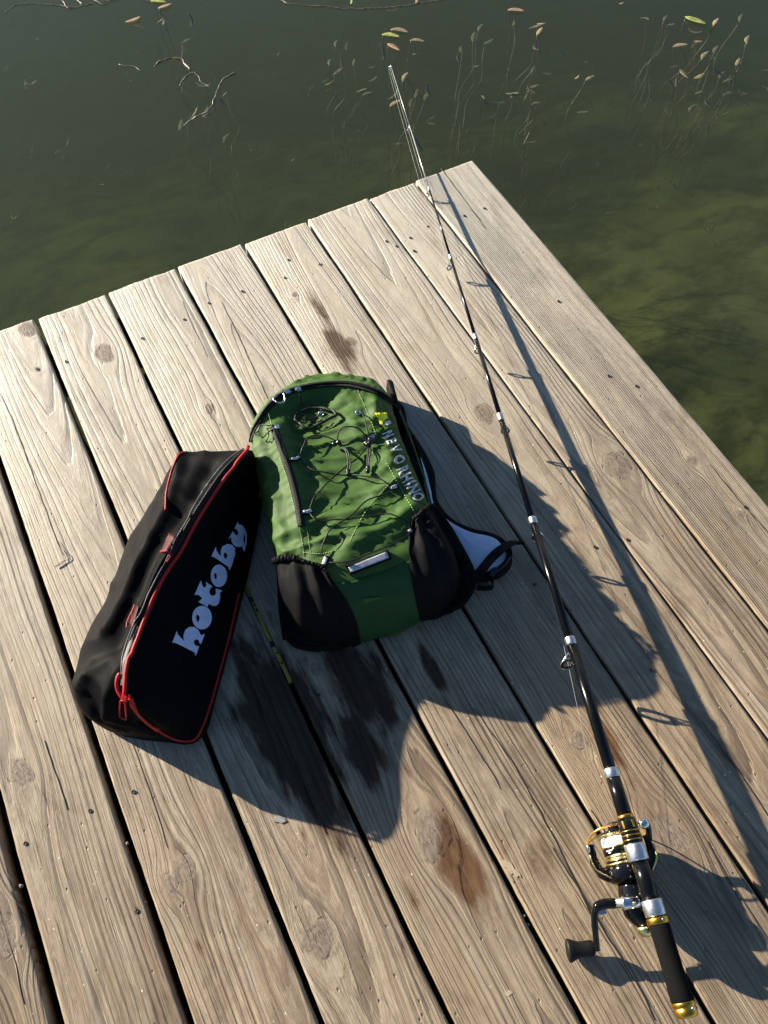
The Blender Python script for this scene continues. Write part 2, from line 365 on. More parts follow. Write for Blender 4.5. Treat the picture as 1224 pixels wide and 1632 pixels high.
KN = [(P(x, y), r) for (x, y), r in knots_px]
def wetfield(X, Y, blobs):
    out = np.zeros_like(X)
    NZ = np.array([[noise.fractal(Vector((x*42, y*13, 3)), .8, 2.1, 4) for x, y in zip(r1, r2)] for r1, r2 in zip(X[:, ::1], Y)])
    for (px, py), rx, ry, s in blobs:
        c = P(px, py)
        d = np.sqrt(((X-c.x)/rx)**2 + ((Y-c.y)/ry)**2)
        out = np.maximum(out, s*np.clip(1.25-0.75*(d+.42*NZ), 0, 1))
    return out
WET = [((537, 548), .020, .085, .85), ((518, 505), .014, .085, .7), ((455, 1150), .062, .150, 1.0), ((500, 1250), .036, .09, .85), ((400, 1100), .02, .08, .65), ((575, 1090), .040, .085, 1.0),
       ((575, 1190), .026, .07, .95), ((735, 1385), .026, .055, 1.0), ((728, 1350), .02, .05, .9), ((968, 1175), .014, .055, .7),
       ((940, 1110), .010, .05, .6), ((690, 1065), .012, .06, .8), ((858, 1362), .03, .05, .50), ((318, 1508), .008, .018, .62), ((548, 1290), .02, .06, .6),
       ((648, 1228), .005, .018, .62), ((218, 1452), .005, .008, .75), ((800, 1330), .03, .06, .45), ((760, 712), .02, .08, .45), ((660, 1440), .012, .03, .6)]
RUST = [((735, 1385), .05, .09, 1.0), ((968, 1175), .05, .12, .8), ((318, 1508), .03, .03, 1.0), ((530, 540), .06, .15, .15), ((648, 1228), .03, .03, 1.0), ((700, 1420), .05, .08, .8)]
TH = 0.038
planks = []
def make_plank(rk, lk, seed):
    rng = np.random.RandomState(seed*13+5); pitch, pithx, dep, slope, tone = PL[rk]
    x1 = LINES[rk] - GAPW[rk]/2; x0 = LINES[lk] + GAPW[lk]/2; w = x1-x0
    yend = 0.0 + rng.uniform(-.003, .003); L = 2.45
    nx = 46; 
    ed = np.array([0, .0006, .0018, .0038])
    tx = np.concatenate([ed, np.linspace(.007, w-.007, nx), w-ed[::-1]])
    ezr = np.array([-.0036, -.0016, -.0004, 0.0]); ez = np.concatenate([ezr, np.zeros(nx), ezr[::-1]])
    ty = np.concatenate([[0, .0008, .0025], np.arange(.006, L, .0062)]); eyz = np.zeros(len(ty)); eyz[:3] = [-.003, -.001, 0]
    NX, NY = len(tx), len(ty)
    X0, Y0 = np.meshgrid(tx, ty); Yw = yend - Y0; Xw = x0 + X0
    # ragged outline of edges and end
    for j in range(NY):
        e0 = .0013*noise.noise(Vector((seed*3.1, ty[j]*9, 0))) + .0005*noise.noise(Vector((seed, ty[j]*60, 3)))
        e1 = .0013*noise.noise(Vector((seed*5.7, ty[j]*9, 7))) + .0005*noise.noise(Vector((seed, ty[j]*60, 9)))
        f = X0[j]/w; Xw[j] += e0*np.clip(1-f*6, 0, 1) + e1*np.clip(f*6-5, 0, 1)
    endj = np.array([.0022*noise.noise(Vector((x*30, seed*2.0, 1))) + .0012*noise.noise(Vector((x*190, seed, 5))) for x in tx])
    Yw += endj[None, :]*np.clip(1-Y0/.02, 0, 1)
    Xn = X0.copy(); kdm = np.full(X0.shape, 3.0); lift = np.zeros_like(X0)
    for k, R in KN:
        if not (x0-.03 < k.x < x1+.03): continue
        dx = Xw-k.x; dy = Yw-k.y
        rho2 = dx**2 + (dy*.50)**2 + 1e-9
        Xn = Xn - dx*np.minimum(1.0, (R*1.25)**2/rho2)*.92*np.exp(-np.clip(rho2/(R*4.5)**2, 0, 9))
        ang = np.arctan2(dy, dx); q_ = k.x*57; kd = np.sqrt(dx**2 + (dy*.80)**2)/R*(1+.10*np.sin(2*ang+q_)+.08*np.sin(3*ang+q_*2)+.04*np.sin(5*ang+q_*3)); kdm = np.minimum(kdm, kd)
        lift += .0006*np.exp(-(kd/1.4)**2)
    mean = np.array([[.011*noise.noise(Vector((seed*1.7, y*1.5, 0))) + .004*noise.noise(Vector((seed, y*5.5, 2))) for y in ty]]).T
    wav = np.array([[noise.noise(Vector((x*11+seed, y*3.1, seed*2.2))) for x in tx] for y in ty])
    dpt = dep + slope*Y0 + .020*np.array([[noise.noise(Vector((seed*4.4, y*1.1, 5))) for y in ty]]).T
    Rr = np.sqrt((Xn + mean - pithx)**2 + dpt**2 + 1e-6) + wav*.0042
    ringa = Rr/pitch + seed*11.0
    Z = ez[None, :] + eyz[:, None]*1.0 + lift + wav*.0005 + seedz[rk] + .0009*((X0/w-.5)**2*4-.5)*(1 if seed % 2 else -1)
    Z = np.minimum(Z, .0030)
    wet = wetfield(Xw, Yw, WET); rust = wetfield(Xw, Yw, RUST)
    # assemble: top grid + skirt down all round
    V = [Vector((float(Xw[j, i]), float(Yw[j, i]), float(Z[j, i]))) for j in range(NY) for i in range(NX)]
    F = [(j*NX+i, (j+1)*NX+i, (j+1)*NX+i+1, j*NX+i+1) for j in range(NY-1) for i in range(NX-1)]
    loop = [j*NX for j in range(NY)] + [(NY-1)*NX+i for i in range(1, NX)] + [j*NX+NX-1 for j in range(NY-2, -1, -1)] + [i for i in range(NX-2, 0, -1)]
    b = len(V); V += [Vector((V[i].x, V[i].y, -TH)) for i in loop]; nl = len(loop)
    F += [(loop[k], b+k, b+(k+1) % nl, loop[(k+1) % nl]) for k in range(nl)]
    F.append(tuple(b+k for k in range(nl))[::-1])
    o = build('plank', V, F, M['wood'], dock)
    ex = lambda A: np.concatenate([A.ravel(), A.ravel()[loop]]).astype(np.float32)
    one = np.ones_like(X0)
    for nm, A in (('ring', ringa), ('kd', kdm), ('wet', wet), ('rust', rust), ('seed', one*seed*1.37), ('tone', one*tone), ('end_pale', np.clip((Yw+1.0)/.95, 0, 1)*.85+.05)):
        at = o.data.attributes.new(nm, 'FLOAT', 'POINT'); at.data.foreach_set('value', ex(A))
    planks.append((x0, x1, o)); return o
seedz = {k: 0.0011*math.sin(i*2.7+1) for i, k in enumerate(order)}
for i in range(len(order)-1): make_plank(order[i], order[i+1], i+1)
def plank_at(x):
    for a, b, o in planks:
        if a <= x <= b: return o
    return min(planks, key=lambda q: min(abs(q[0]-x), abs(q[1]-x)))[2]
# screws: a countersunk dark head with a ragged dark rim
def screw(px, py, r=.0028):
    c = P(px, py, 0.0); m = MB(); c.z = 0.0004 + seedz_at(c.x)
    m.lathe(c - Vector((0, 0, .004)), (0, 0, 1), [(0, r*.4), (.004, r), (.0045, r*.9), (.0042, r*.45), (.0030, r*.25)], 12)
    m.build('screw', M['screw'], plank_at(c.x))
def seedz_at(x):
    for i in range(len(order)-1):
        if LINES[order[i+1]] <= x <= LINES[order[i]]: return seedz[order[i]] + .0006
    return .0006
for q in [(460, 415), (454, 443), (510, 422), (386, 464), (333, 483), (294, 510), (227, 540), (60, 589), (105, 576), (654, 379), (632, 393), (682, 361),
          (740, 345), (772, 333), (616, 385), (660, 400), (970, 600), (1014, 616), (1187, 809), (890, 481), (508, 1108), (598, 1094), (852, 932), (213, 1262),
          (40, 1344), (143, 1292), (180, 412+10), (218, 1452), (948, 872), (1038, 1068), (1000, 860)]:
    if q != (180, 422): screw(*q)
# long drying splits following the grain
def crack(path, w=.0011):
    pts = smoothpath([P(x, y, 0) for x, y in path], 16); m = MB(); n_ = len(pts); v = []; f = []
    pk = plank_at(pts[n_//2].x)
    zz = seedz_at(pts[n_//2].x)
    for i, p in enumerate(pts):
        t = i/(n_-1); ww = w*math.sin(math.pi*min(1, t*.96+.02))**.6*(.65+.6*abs(noise.noise(Vector((p.x*60, p.y*60, 2)))))
        jx = .0012*noise.noise(Vector((p.y*45, p.x*9, 0))) + .0022*noise.noise(Vector((p.y*11, p.x*9, 4)))
        d = (pts[min(i+1, n_-1)]-pts[max(i-1, 0)]).normalized(); s = Vector((-d.y, d.x, 0))
        a = p + s*jx
        v += [a - s*ww*.5 + Vector((0, 0, zz+.0002)), a + s*ww*.5 + Vector((0, 0, zz+.0002)), a + Vector((0, 0, zz-.006))]
    for i in range(n_-1):
        f += [(3*i, 3*i+2, 3*i+5, 3*i+3), (3*i+2, 3*i+1, 3*i+4, 3*i+5), (3*i, 3*i+3, 3*i+4, 3*i+1)]
    build('split', v, f, M['hole'], pk, smooth=False)
for pth, w in [([(0, 628), (28, 690), (53, 757), (78, 830), (100, 886)], .0022), ([(352, 480), (386, 548), (427, 637)], .0013),
               ([(702, 268), (738, 315), (775, 365)], .0010), ([(703, 1107), (752, 1180), (797, 1258)], .0012), ([(756, 1128), (815, 1215), (880, 1330), (950, 1475)], .0014),
               ([(212, 1186), (240, 1265), (268, 1352)], .0012), ([(290, 480), (330, 570)], .0006),
               ([(962, 1170), (990, 1215), (1010, 1262)], .0009), ([(940, 1290), (985, 1360), (1010, 1400)], .0008), ([(880, 1350), (930, 1430), (1010, 1560), (1045, 1625)], .0011),
               ([(1130, 740), (1180, 800), (1224, 850)], .0009), ([(580, 780), (600, 815)], .0007),
               ([(475, 1050), (530, 1160), (560, 1215)], .0008), ([(630, 1480), (690, 1600)], .0008), ([(1128, 1340), (1185, 1440), (1224, 1500)], .0008),
               ([(380, 1060), (450, 1190), (520, 1330)], .0007), ([(1120, 1150), (1180, 1235), (1224, 1300)], .0010), ([(70, 1180), (92, 1245), (108, 1290)], .0008),
               ([(0, 1450), (25, 1540), (40, 1600)], .0009), ([(18, 1420), (48, 1478)], .0008)]:
    crack(pth, w*(.72 if w > .001 else .5))
# frame under the planks, joists and side beams deepened to shut out sunlight
for y in (-.03, -.44, -.85, -1.26, -1.67, -2.08, -2.40):
    m = MB(); m.box((-.09, y-.02, -TH-.0635), (.74, 0, 0), (0, .019, 0), (0, 0, .061)); bevel(m.build('joist', M['oldwood'], dock, smooth=False), .002)
for x in (.655, -.84):
    m = MB(); m.box((x, -1.2, -TH-.0630), (.019, 0, 0), (0, 1.22, 0), (0, 0, .0600)); bevel(m.build('side_beam', M['oldwood'], dock, smooth=False), .002)
for x in (.60, -.78):
    for y in (-.12, -1.9):
        m = MB(); m.lathe((x, y, -1.3), (0, 0, 1), [(0, .05), (1.235, .048)], 16); m.build('post', M['oldwood'], dock)
for x0_, x1_ in ((-.76, -.32), (-.28, .16), (.20, .62)):
    m = MB(); m.box(((x0_+x1_)/2, -1.22, -.315), ((x1_-x0_)/2, 0, 0), (0, 1.15, 0), (0, 0, .149)); bevel(m.build('added_light_blocker', M['foam'], dock, smooth=False), .02, 3)  # added black boxes that block sunlight and hide the bed below the gaps
# chip of splintered wood and pale flake belong to their planks
def fleck(pts, mat, name, z=.0022):
    v = [P(x, y, z) for x, y in pts]; c = sum(v, Vector())/len(v)
    zz_ = seedz_at(c.x); v = [Vector((p.x, p.y, zz_ + .0004 + .0002*noise.noise(p*400))) for p in v]; n_ = len(v)
    v2 = [p - Vector((0, 0, z+.001)) for p in v]
    f = [tuple(range(n_))] + [(i, n_+i, n_+(i+1) % n_, (i+1) % n_) for i in range(n_)]
    return build(name, v+v2, f, mat, plank_at(c.x), smooth=False)
fleck([(799, 1373), (804, 1369), (809, 1373), (815, 1375), (820, 1384), (829, 1392), (831, 1399), (827, 1395), (824, 1399), (818, 1391), (815, 1394), (808, 1383), (803, 1382)], M['chip'], 'splintered_patch')
fleck([(802, 1584), (812, 1578), (818, 1582), (810, 1588)], M['chip'], 'splintered_patch')
fleck([(435, 1303), (444, 1299), (452, 1303), (456, 1308), (448, 1312), (444, 1310), (436, 1309)], M['flake'], 'paint_fleck', .0020)

# little stones and crumbs caught in the gaps
for (x, y, s) in [(203, 1344, .004), (34, 1412, .005), (573, 470, .004), (232, 1438, .0035), (385, 1290, .003), (453, 1517, .0035), (835, 1460, .004), (842, 1474, .0035), (737, 1273, .002), (262, 620, .003)]:
    s *= .55; c = P(x, y, -.004); bm = bmesh.new(); bmesh.ops.create_icosphere(bm, subdivisions=2, radius=s)
    for v in bm.verts: v.co *= 1+.8*noise.noise(v.co*350+Vector((x, 0, 0)))
    vv = [c+v.co for v in bm.verts]; ff = [[v.index for v in f.verts] for f in bm.faces]; bm.free()
    o = build('pebble', vv, ff, M['stone'], origin=c)
    where = {203: 'beside the lower end of the black bag', 34: 'in the wide gap at the left edge', 573: 'in the gap above the backpack', 232: 'in the gap left of the double knot', 385: 'in the gap below the bag shadow',
             453: 'in the gap left of the round knot at the bottom', 835: 'in the gap left of the reel crank, upper of two', 842: 'in the gap left of the reel crank, lower of two', 737: 'in the gap below the backpack shadow', 262: 'in the gap above the black bag'}[x]
    tag(o, 'small pale pebble stuck ' + where, 'pebble', 'pebbles caught between the planks')
mb = MB(); tp = smoothpath([P(x, y, .0035) for x, y in [(92, 862), (101, 876), (110, 886), (108, 892), (98, 896), (88, 903), (99, 898), (104, 889), (96, 874)]], 6)
mb.tube(tp, .00045, 5); tag(mb.build('thread', M['cord'], None, origin=P(100, 885, .0035)), 'thin dark curled thread lying on the plank left of the black bag', 'thread')
# yellow strap lodged in the gap between bag and backpack
def lerp2(a, b, t): return (a[0]+(b[0]-a[0])*t, a[1]+(b[1]-a[1])*t)
sa, sb = (391, 930), (463, 1086)
c0 = P(*sa, .001)
strap = thing('strap', c0, 'worn yellow strap with black marks lodged in the plank gap between bag and backpack', 'strap')
v = []; f = []; nn = 60
for i in range(nn+1):
    t = i/nn; p = P(*lerp2(sa, sb, t), .0015); p.x = LINES['F'] + .0007*math.sin(t*9) ; hw = .0029 + .0005*noise.noise(Vector((t*20, 0, 0)))
    zz = -.0022 + .0008*math.sin(t*13)
    v += [(p.x-hw, p.y, zz), (p.x+hw, p.y, zz+.0006), (p.x+hw, p.y, zz-.010), (p.x-hw, p.y, zz-.010)]
for i in range(nn):
    for k in range(4): f.append((4*i+k, 4*i+(k+1) % 4, 4*i+4+(k+1) % 4, 4*i+4+k))
f += [(0, 3, 2, 1), (4*nn, 4*nn+1, 4*nn+2, 4*nn+3)]
build('band', v, f, M['tape'], strap, smooth=False)
for t, l in ((.13, .05), (.20, .02), (.25, .03), (.585, .055), (.70, .012), (.80, .015)):
    p0, p1 = P(*lerp2(sa, sb, t), 0), P(*lerp2(sa, sb, t+l), 0)
    m = MB(); y0, y1 = p0.y, p1.y; wd = .0033 if l > .04 else .0016
    m.box((LINES['F']+(0 if l > .04 else .001), (y0+y1)/2, -.0048), (wd, 0, 0), (0, (y1-y0)/2, 0), (0, 0, .0042)); m.build('black_mark', M['cord'], strap, smooth=False)

# ------------------------------------------------------------------ draping helpers
class Body:
    def __init__(s, verts, faces, zmid):
        s.bvh = BVHTree.FromPolygons([Vector(v) for v in verts], faces); s.zmid = zmid
    def hit(s, px, py, snap=True):
        d = ray(px, py); h, n_, i, ds = s.bvh.ray_cast(CAM, d)
        if h is not None: return h, n_
        t0 = (s.zmid+.10-CAM.z)/d.z; t1 = (s.zmid-.08-CAM.z)/d.z; best = None
        for k in range(25):
            q = CAM + d*(t0+(t1-t0)*k/24); h, n_, i, ds = s.bvh.find_nearest(q)
            if best is None or ds < best[0]: best = (ds, q, h, n_)
        return best[1], best[3]
    def pt(s, px, py, off=0.0):
        h, n_ = s.hit(px, py); return h + n_*off
def drape_path(body, path, off=.001, n=8):
    """smooth the pixel path, then lay it on the body"""
    pp = smoothpath([Vector((x, y, 0)) for x, y in path], n)
    out = []
    for i, q in enumerate(pp):
        h, nr = body.hit(q.x, q.y); o_ = off[i] if isinstance(off, list) else (off(i/(len(pp)-1)) if callable(off) else off)
        out.append((h + nr*o_, nr))
    return out
def relax(pts, it=2):
    for _ in range(it):
        pts = [pts[0]] + [(pts[i-1]+pts[i]*2+pts[i+1])/4 for i in range(1, len(pts)-1)] + [pts[-1]]
    return pts
def cord(body, path, r, off, name, mat, parent, n=8, closed=False, it=3):
    pts = relax([p for p, _ in drape_path(body, path, off, n)], it)
    m = MB(); m.tube(pts, r, 7); return m.build(name, mat, parent)
def ribbon(body, path, width, thick, name, mat, parent, off=.0004, n=8, it=3, taper=None, bow=0.0):
    d = drape_path(body, path, off, n); pts = relax([p for p, _ in d], it); ns = relax([q for _, q in d], 4); v = []; f = []
    N_ = len(pts)
    for i, p in enumerate(pts):
        t = (pts[min(i+1, N_-1)]-pts[max(i-1, 0)]).normalized(); nr = ns[i]; nr = (nr - t*nr.dot(t)).normalized(); s = t.cross(nr)
        w = width*(taper(i/(N_-1)) if taper else 1)*.5
        v += [p-s*w, p-s*w*.8+nr*thick, p+nr*(thick+bow), p+s*w*.8+nr*thick, p+s*w, p-nr*.0006]
    for i in range(N_-1):
        for k in range(6): f.append((6*i+k, 6*i+(k+1) % 6, 6*i+6+(k+1) % 6, 6*i+6+k))
    f += [tuple(range(6))[::-1], tuple(6*(N_-1)+k for k in range(6))]
    return build(name, v, f, mat, parent)
def resample(path, n):
    pp = smoothpath([Vector((x, y, 0)) for x, y in path], 10); L = [0]
    for a, b in zip(pp, pp[1:]): L.append(L[-1]+(b-a).length)
    out = []; j = 0
    for i in range(n):
        t = L[-1]*i/(n-1)
        while j < len(L)-2 and L[j+1] < t: j += 1
        k = 0 if L[j+1] == L[j] else (t-L[j])/(L[j+1]-L[j]); out.append(pp[j].lerp(pp[j+1], min(1, k)))
    return out
def coons(top, right, bottom, left, nu, nv):
    """top and bottom run left to right, left and right run top to bottom"""
    t, b, l, r = resample(top, nu), resample(bottom, nu), resample(left, nv), resample(right, nv); g = []
    for j in range(nv):
        v = j/(nv-1); row = []
        for i in range(nu):
            u = i/(nu-1)
            row.append((1-v)*t[i]+v*b[i]+(1-u)*l[j]+u*r[j]-((1-u)*(1-v)*t[0]+u*(1-v)*t[-1]+(1-u)*v*b[0]+u*v*b[-1]))
        g.append(row)
    return g
def patch(body, sides, nu, nv, off, name, mat, parent, thick=.0015, it=0, clampz=.003):
    g = coons(*sides, nu, nv); V = []; NR = []
    for j, row in enumerate(g):
        for i, q in enumerate(row):
            h, nr = body.hit(q.x, q.y); u, v = i/(nu-1), j/(nv-1)
            V.append(h + nr*off(u, v, h)); NR.append(nr)
    for _ in range(it):
        W = [p.copy() for p in V]
        for j in range(nv):
            for i in range(1, nu-1):
                if 0 < j < nv-1: W[j*nu+i] = (V[j*nu+i]*2 + V[j*nu+i-1] + V[j*nu+i+1] + V[(j-1)*nu+i] + V[(j+1)*nu+i])/6
        V = W
    for p in V: p.z = max(p.z, clampz)
    F = [(j*nu+i, (j+1)*nu+i, (j+1)*nu+i+1, j*nu+i+1) for j in range(nv-1) for i in range(nu-1)]
    a, b, c = V[F[len(F)//2][0]], V[F[len(F)//2][1]], V[F[len(F)//2][2]]
    if (b-a).cross(c-a).dot(NR[len(NR)//2]) < 0: F = [q[::-1] for q in F]
    # rim turned down to the body
    b0 = len(V); loop = list(range(nu)) + [j*nu+nu-1 for j in range(1, nv)] + [(nv-1)*nu+i for i in range(nu-2, -1, -1)] + [j*nu for j in range(nv-2, 0, -1)]
    V += [V[i] - NR[i]*(thick+.004) for i in loop]; n_ = len(loop)
    F += [(loop[k], b0+k, b0+(k+1) % n_, loop[(k+1) % n_]) for k in range(n_)]
    o = build(name, V, F, mat, parent)
    bm = bmesh.new(); bm.from_mesh(o.data); bmesh.ops.recalc_face_normals(bm, faces=bm.faces); bm.to_mesh(o.data); bm.free()
    return o
def poly_on(body, polys, off, thick, name, mat, parent, fine=None):
    """flat print: outline polygons (first outer, rest holes), laid on the body"""
    loops = [[Vector((x, y, 0)) for x, y in p] for p in polys]; flat = [q for l in loops for q in l]
    tris = geometry.tessellate_polygon(loops)
    bm = bmesh.new(); vs_ = [bm.verts.new(q) for q in flat]
    for t in tris:
        try: bm.faces.new([vs_[i] for i in t])
        except ValueError: pass
    if fine: 
        for _ in range(fine):
            es = [e for e in bm.edges if e.calc_length() > 3.0]
            if es: bmesh.ops.subdivide_edges(bm, edges=es, cuts=1); bmesh.ops.triangulate(bm, faces=bm.faces)
    V = [body.pt(v.co.x, v.co.y, off) for v in bm.verts]; bm.verts.index_update()
    F = [[v.index for v in f.verts] for f in bm.faces]; bm.free()
    o = build(name, V, F, mat, parent, smooth=False)
    bm = bmesh.new(); bm.from_mesh(o.data)
    for f in bm.faces: f.normal_update()
    if sum(f.normal.z for f in bm.faces) < 0: bmesh.ops.reverse_faces(bm, faces=bm.faces)
    bm.to_mesh(o.data); bm.free()
    m = o.modifiers.new('thick', 'SOLIDIFY'); m.thickness = thick; m.offset = 1
    return o

# ------------------------------------------------------------------ backpack
PO = Vector((.011, -.854, 0)); PU = Vector((.95, -.313, 0)).normalized(); PV = Vector((.313, .95, 0)).normalized()
def puv(px, py, z):
    q = P(px, py, z) - PO; return q.dot(PU), q.dot(PV)
pack = thing('backpack', PO + PV*.2, 'green hiking backpack with black cords and side pockets lying on its back', 'backpack')
def interp(x, xs, ys): return float(np.interp(x, xs, ys))
VB = [-.034, -.022, -.004, .02, .05, .09, .15, .22, .29, .34, .38, .41, .43, .442, .447]
UL = [-.066, -.094, -.116, -.126, -.132, -.136, -.142, -.150, -.157, -.154, -.138, -.112, -.080, -.040, -.008]
UR = [.030, .070, .112, .126, .128, .122, .111, .100, .090, .086, .084, .068, .044, .018, -.006]
HH = [.030, .062, .092, .112, .124, .127, .126, .122, .116, .109, .100, .088, .074, .058, .045]
def smooth1(ys, k=3):
    return ys
def pack_body():
    nv, nu = 200, 150; V = []; F = []
    vv = np.linspace(-.012, .447, nv)
    # cluster rows at both ends
    s = np.linspace(0, math.pi, nv); vv = -.034 + (.481)*(1-np.cos(s))/2*.6 + .481*np.linspace(0, 1, nv)*.4
    for j in range(nv):
        v = float(vv[j]); ul, ur, h = interp(v, VB, UL), interp(v, VB, UR), interp(v, VB, HH)
        c = (ul+ur)/2; a = max((ur-ul)/2, .001)
        for i in range(nu):
            th = 2*math.pi*i/nu; cs, sn = math.cos(th), math.sin(th); ex = .56 if sn > 0 else .35
            x = math.copysign(abs(cs)**.62, cs); z = math.copysign(abs(sn)**ex, sn)
            base = h*.42
            zz = base + (z*(h-base) if z > 0 else z*(base-.006))
            V.append(PO + PU*(c+a*x) + PV*v + Vector((0, 0, zz)))
    for j in range(nv-1):
        for i in range(nu):
            i2 = (i+1) % nu; F.append((j*nu+i, j*nu+i2, (j+1)*nu+i2, (j+1)*nu+i))
    F.append(tuple(range(nu))[::-1]); F.append(tuple((nv-1)*nu+i for i in range(nu)))
    # smooth the loft, then crumple it
    me = bpy.data.meshes.new('t'); me.from_pydata(V, [], F); bm = bmesh.new(); bm.from_mesh(me); bpy.data.meshes.remove(me)
    for _ in range(5): bmesh.ops.smooth_vert(bm, verts=bm.verts, factor=.5, use_axis_x=True, use_axis_y=True, use_axis_z=True)
    bmesh.ops.recalc_face_normals(bm, faces=bm.faces); bm.normal_update()
    nrm = [v.normal.copy() for v in bm.verts]
    folds = [  # creases drawn as ridges: pixel path, height, half width
        ([K(640, 480), K(560, 560), K(500, 640), K(440, 760)], .006, .014), ([K(420, 810), K(520, 720), K(640, 650), K(720, 610)], .009, .016),
        ([K(560, 790), K(640, 720), K(690, 690)], .006, .010), ([K(290, 400), K(330, 470), K(300, 560)], .006, .014), ([K(80, 420), K(110, 560), K(130, 720)], .006, .015),
        ([K(560, 130), K(540, 190), K(600, 260)], .005, .010), ([K(430, 130), K(330, 170), K(260, 180)], .006, .012), ([K(130, 740), K(160, 790), K(240, 800)], .005, .007),
        ([K(390, 530), K(450, 620), K(560, 620)], .005, .012), ([K(620, 410), K(660, 480), K(740, 540)], .005, .010), ([K(60, 300), K(80, 240), K(130, 190)], .004, .010),
        ([K(300, 780), K(360, 720), K(420, 640)], .006, .014), ([K(480, 500), K(590, 450), K(600, 340)], .005, .014), ([K(700, 300), K(730, 400), K(765, 500)], .006, .012)]
    tb = BVHTree.FromBMesh(bm); bd = Body.__new__(Body); bd.bvh = tb; bd.zmid = .06
    flat_ = []
    for path in (arc, sidezip): flat_ += [p for p, _ in drape_path(bd, path, 0, 3)]
    fp = []
    for path, hgt, wd in folds:
        pts = [p for p, _ in drape_path(bd, path, 0, 14)]
        fp.append((pts, hgt, wd))
    for v, nr in zip(bm.verts, nrm):
        p = v.co.copy(); q = p - PO; vvv = q.dot(PV); up = max(0.0, nr.z)
        amt = min(1, max(0, (vvv-.035)/.05)); 
        w = noise.noise(Vector((q.dot(PU)*9, q.dot(PV)*9, p.z*9)))*.0065
        U_, V_ = q.dot(PU), q.dot(PV)
        def fold(ang, fa, fl, sd):
            wv_ = .9*noise.noise(Vector((U_*7+sd, V_*7, sd)))
            a_ = ang + 1.3*noise.noise(Vector((U_*4, V_*4+sd, 2)))
            x_ = U_*math.cos(a_)+V_*math.sin(a_); y_ = -U_*math.sin(a_)+V_*math.cos(a_)
            return max(0, 1-abs(noise.noise(Vector((x_*fa+wv_, y_*fl, sd))))*3.0)**1.6
        msk = .35+.65*max(0, min(1, .5+1.6*noise.noise(Vector((U_*11, V_*11, 8)))))
        d = w + (.0090*fold(.5, 17, 4, 3)*msk + .0070*fold(-.7, 19, 5, 9)*(1.2-msk) + .0040*fold(1.3, 38, 9, 15)*msk + .0018*fold(-.2, 60, 14, 21))*amt - .005*amt
        d -= .016*amt*math.exp(-(((U_+.03)/.085)**2+((V_-.25)/.125)**2)**1.5) + .011*amt*math.exp(-((U_+.055)/.05)**2-((V_-.33)/.06)**2)
        for pts, hgt, wd in fp:
            m_ = min((p-a).length_squared for a in pts)
            if m_ < (wd*3)**2: d += hgt*math.exp(-m_/(wd*wd)*1.2)*.8
        d += .0005*noise.noise(p*160)*amt
        da = min((p-a).length for a in flat_); side = min(1, max(.10, nr.z*1.5-.25)); d *= side*min(1, max(.12, (da-.006)/.022)); d += .0075*max(0, 1-da/.02)*(nr.z > .3)
        v.co = p + nr*(d*(.25+.75*amt))
        v.co.z = max(.004, v.co.z)
    V = [v.co.copy() for v in bm.verts]; F = [[v.index for v in f.verts] for f in bm.faces]; bm.free()
    return V, F
arc = [K(30, 330), K(38, 290), K(62, 240), K(108, 175), K(165, 128), K(240, 103), K(350, 86), K(450, 88), K(540, 112), K(600, 145), K(648, 190)]
sidezip = [K(122, 268), K(145, 330), K(175, 410), K(200, 490), K(222, 580), K(242, 690)]
bv, bf = pack_body()
build('main_body', bv, bf, M['green'], pack)
PB = Body(bv, bf, .06)
# bottom panel, coated and darker
patch(PB, ([K(375, 925), K(440, 925), K(540, 897), K(620, 868), K(705, 832)], [K(705, 832), K(712, 900), K(728, 1000), K(744, 1088)],
           [K(488, 1178), K(570, 1160), K(660, 1125), K(744, 1088)], [K(375, 925), K(420, 990), K(465, 1080), K(488, 1178)]), 34, 34,
      lambda u, v, h: .0016 + .0012*noise.noise(h*26), 'bottom_panel', M['green_low'], pack)
# side pockets: gathered stretch mesh, folds fan out from the hem
def folds_off(n_, amp, ph):
    def f(u, v, h):
        g = math.sin(u*n_*2*math.pi + ph + 1.2*noise.noise(h*18))
        e = min(1, u*8, (1-u)*8)*min(1, v*7+.25)
        return .0035 + e*(.0075*math.sin(math.pi*min(1, v*1.05))*math.sin(math.pi*u)**.5 + amp*g*(1-v*.75)*(.5+.5*noise.noise(Vector((u*3, v*2, ph)))+.4))
    return f
lp = patch(PB, ([K(142, 838), K(190, 826), K(235, 838), K(300, 852), K(352, 884)], [K(352, 884), K(385, 940), K(440, 1020), K(475, 1100), K(492, 1180)],
                [K(168, 1150), K(230, 1188), K(320, 1208), K(410, 1200), K(492, 1180)], [K(142, 838), K(146, 920), K(152, 1040), K(168, 1150)]), 64, 44,
           folds_off(3.2, .0050, 1.0), 'side_pocket', M['mesh'], pack)
rp = patch(PB, ([K(705, 668), K(735, 642), K(768, 618), K(800, 606)], [K(800, 606), K(860, 680), K(925, 790), K(968, 880), K(968, 950), K(940, 1000)],
                [K(744, 1086), K(800, 1075), K(870, 1048), K(940, 1000)], [K(705, 668), K(694, 760), K(706, 900), K(730, 1010), K(744, 1086)]), 50, 44,
           folds_off(3.0, .0040, 2.4), 'side_pocket', M['mesh'], pack)
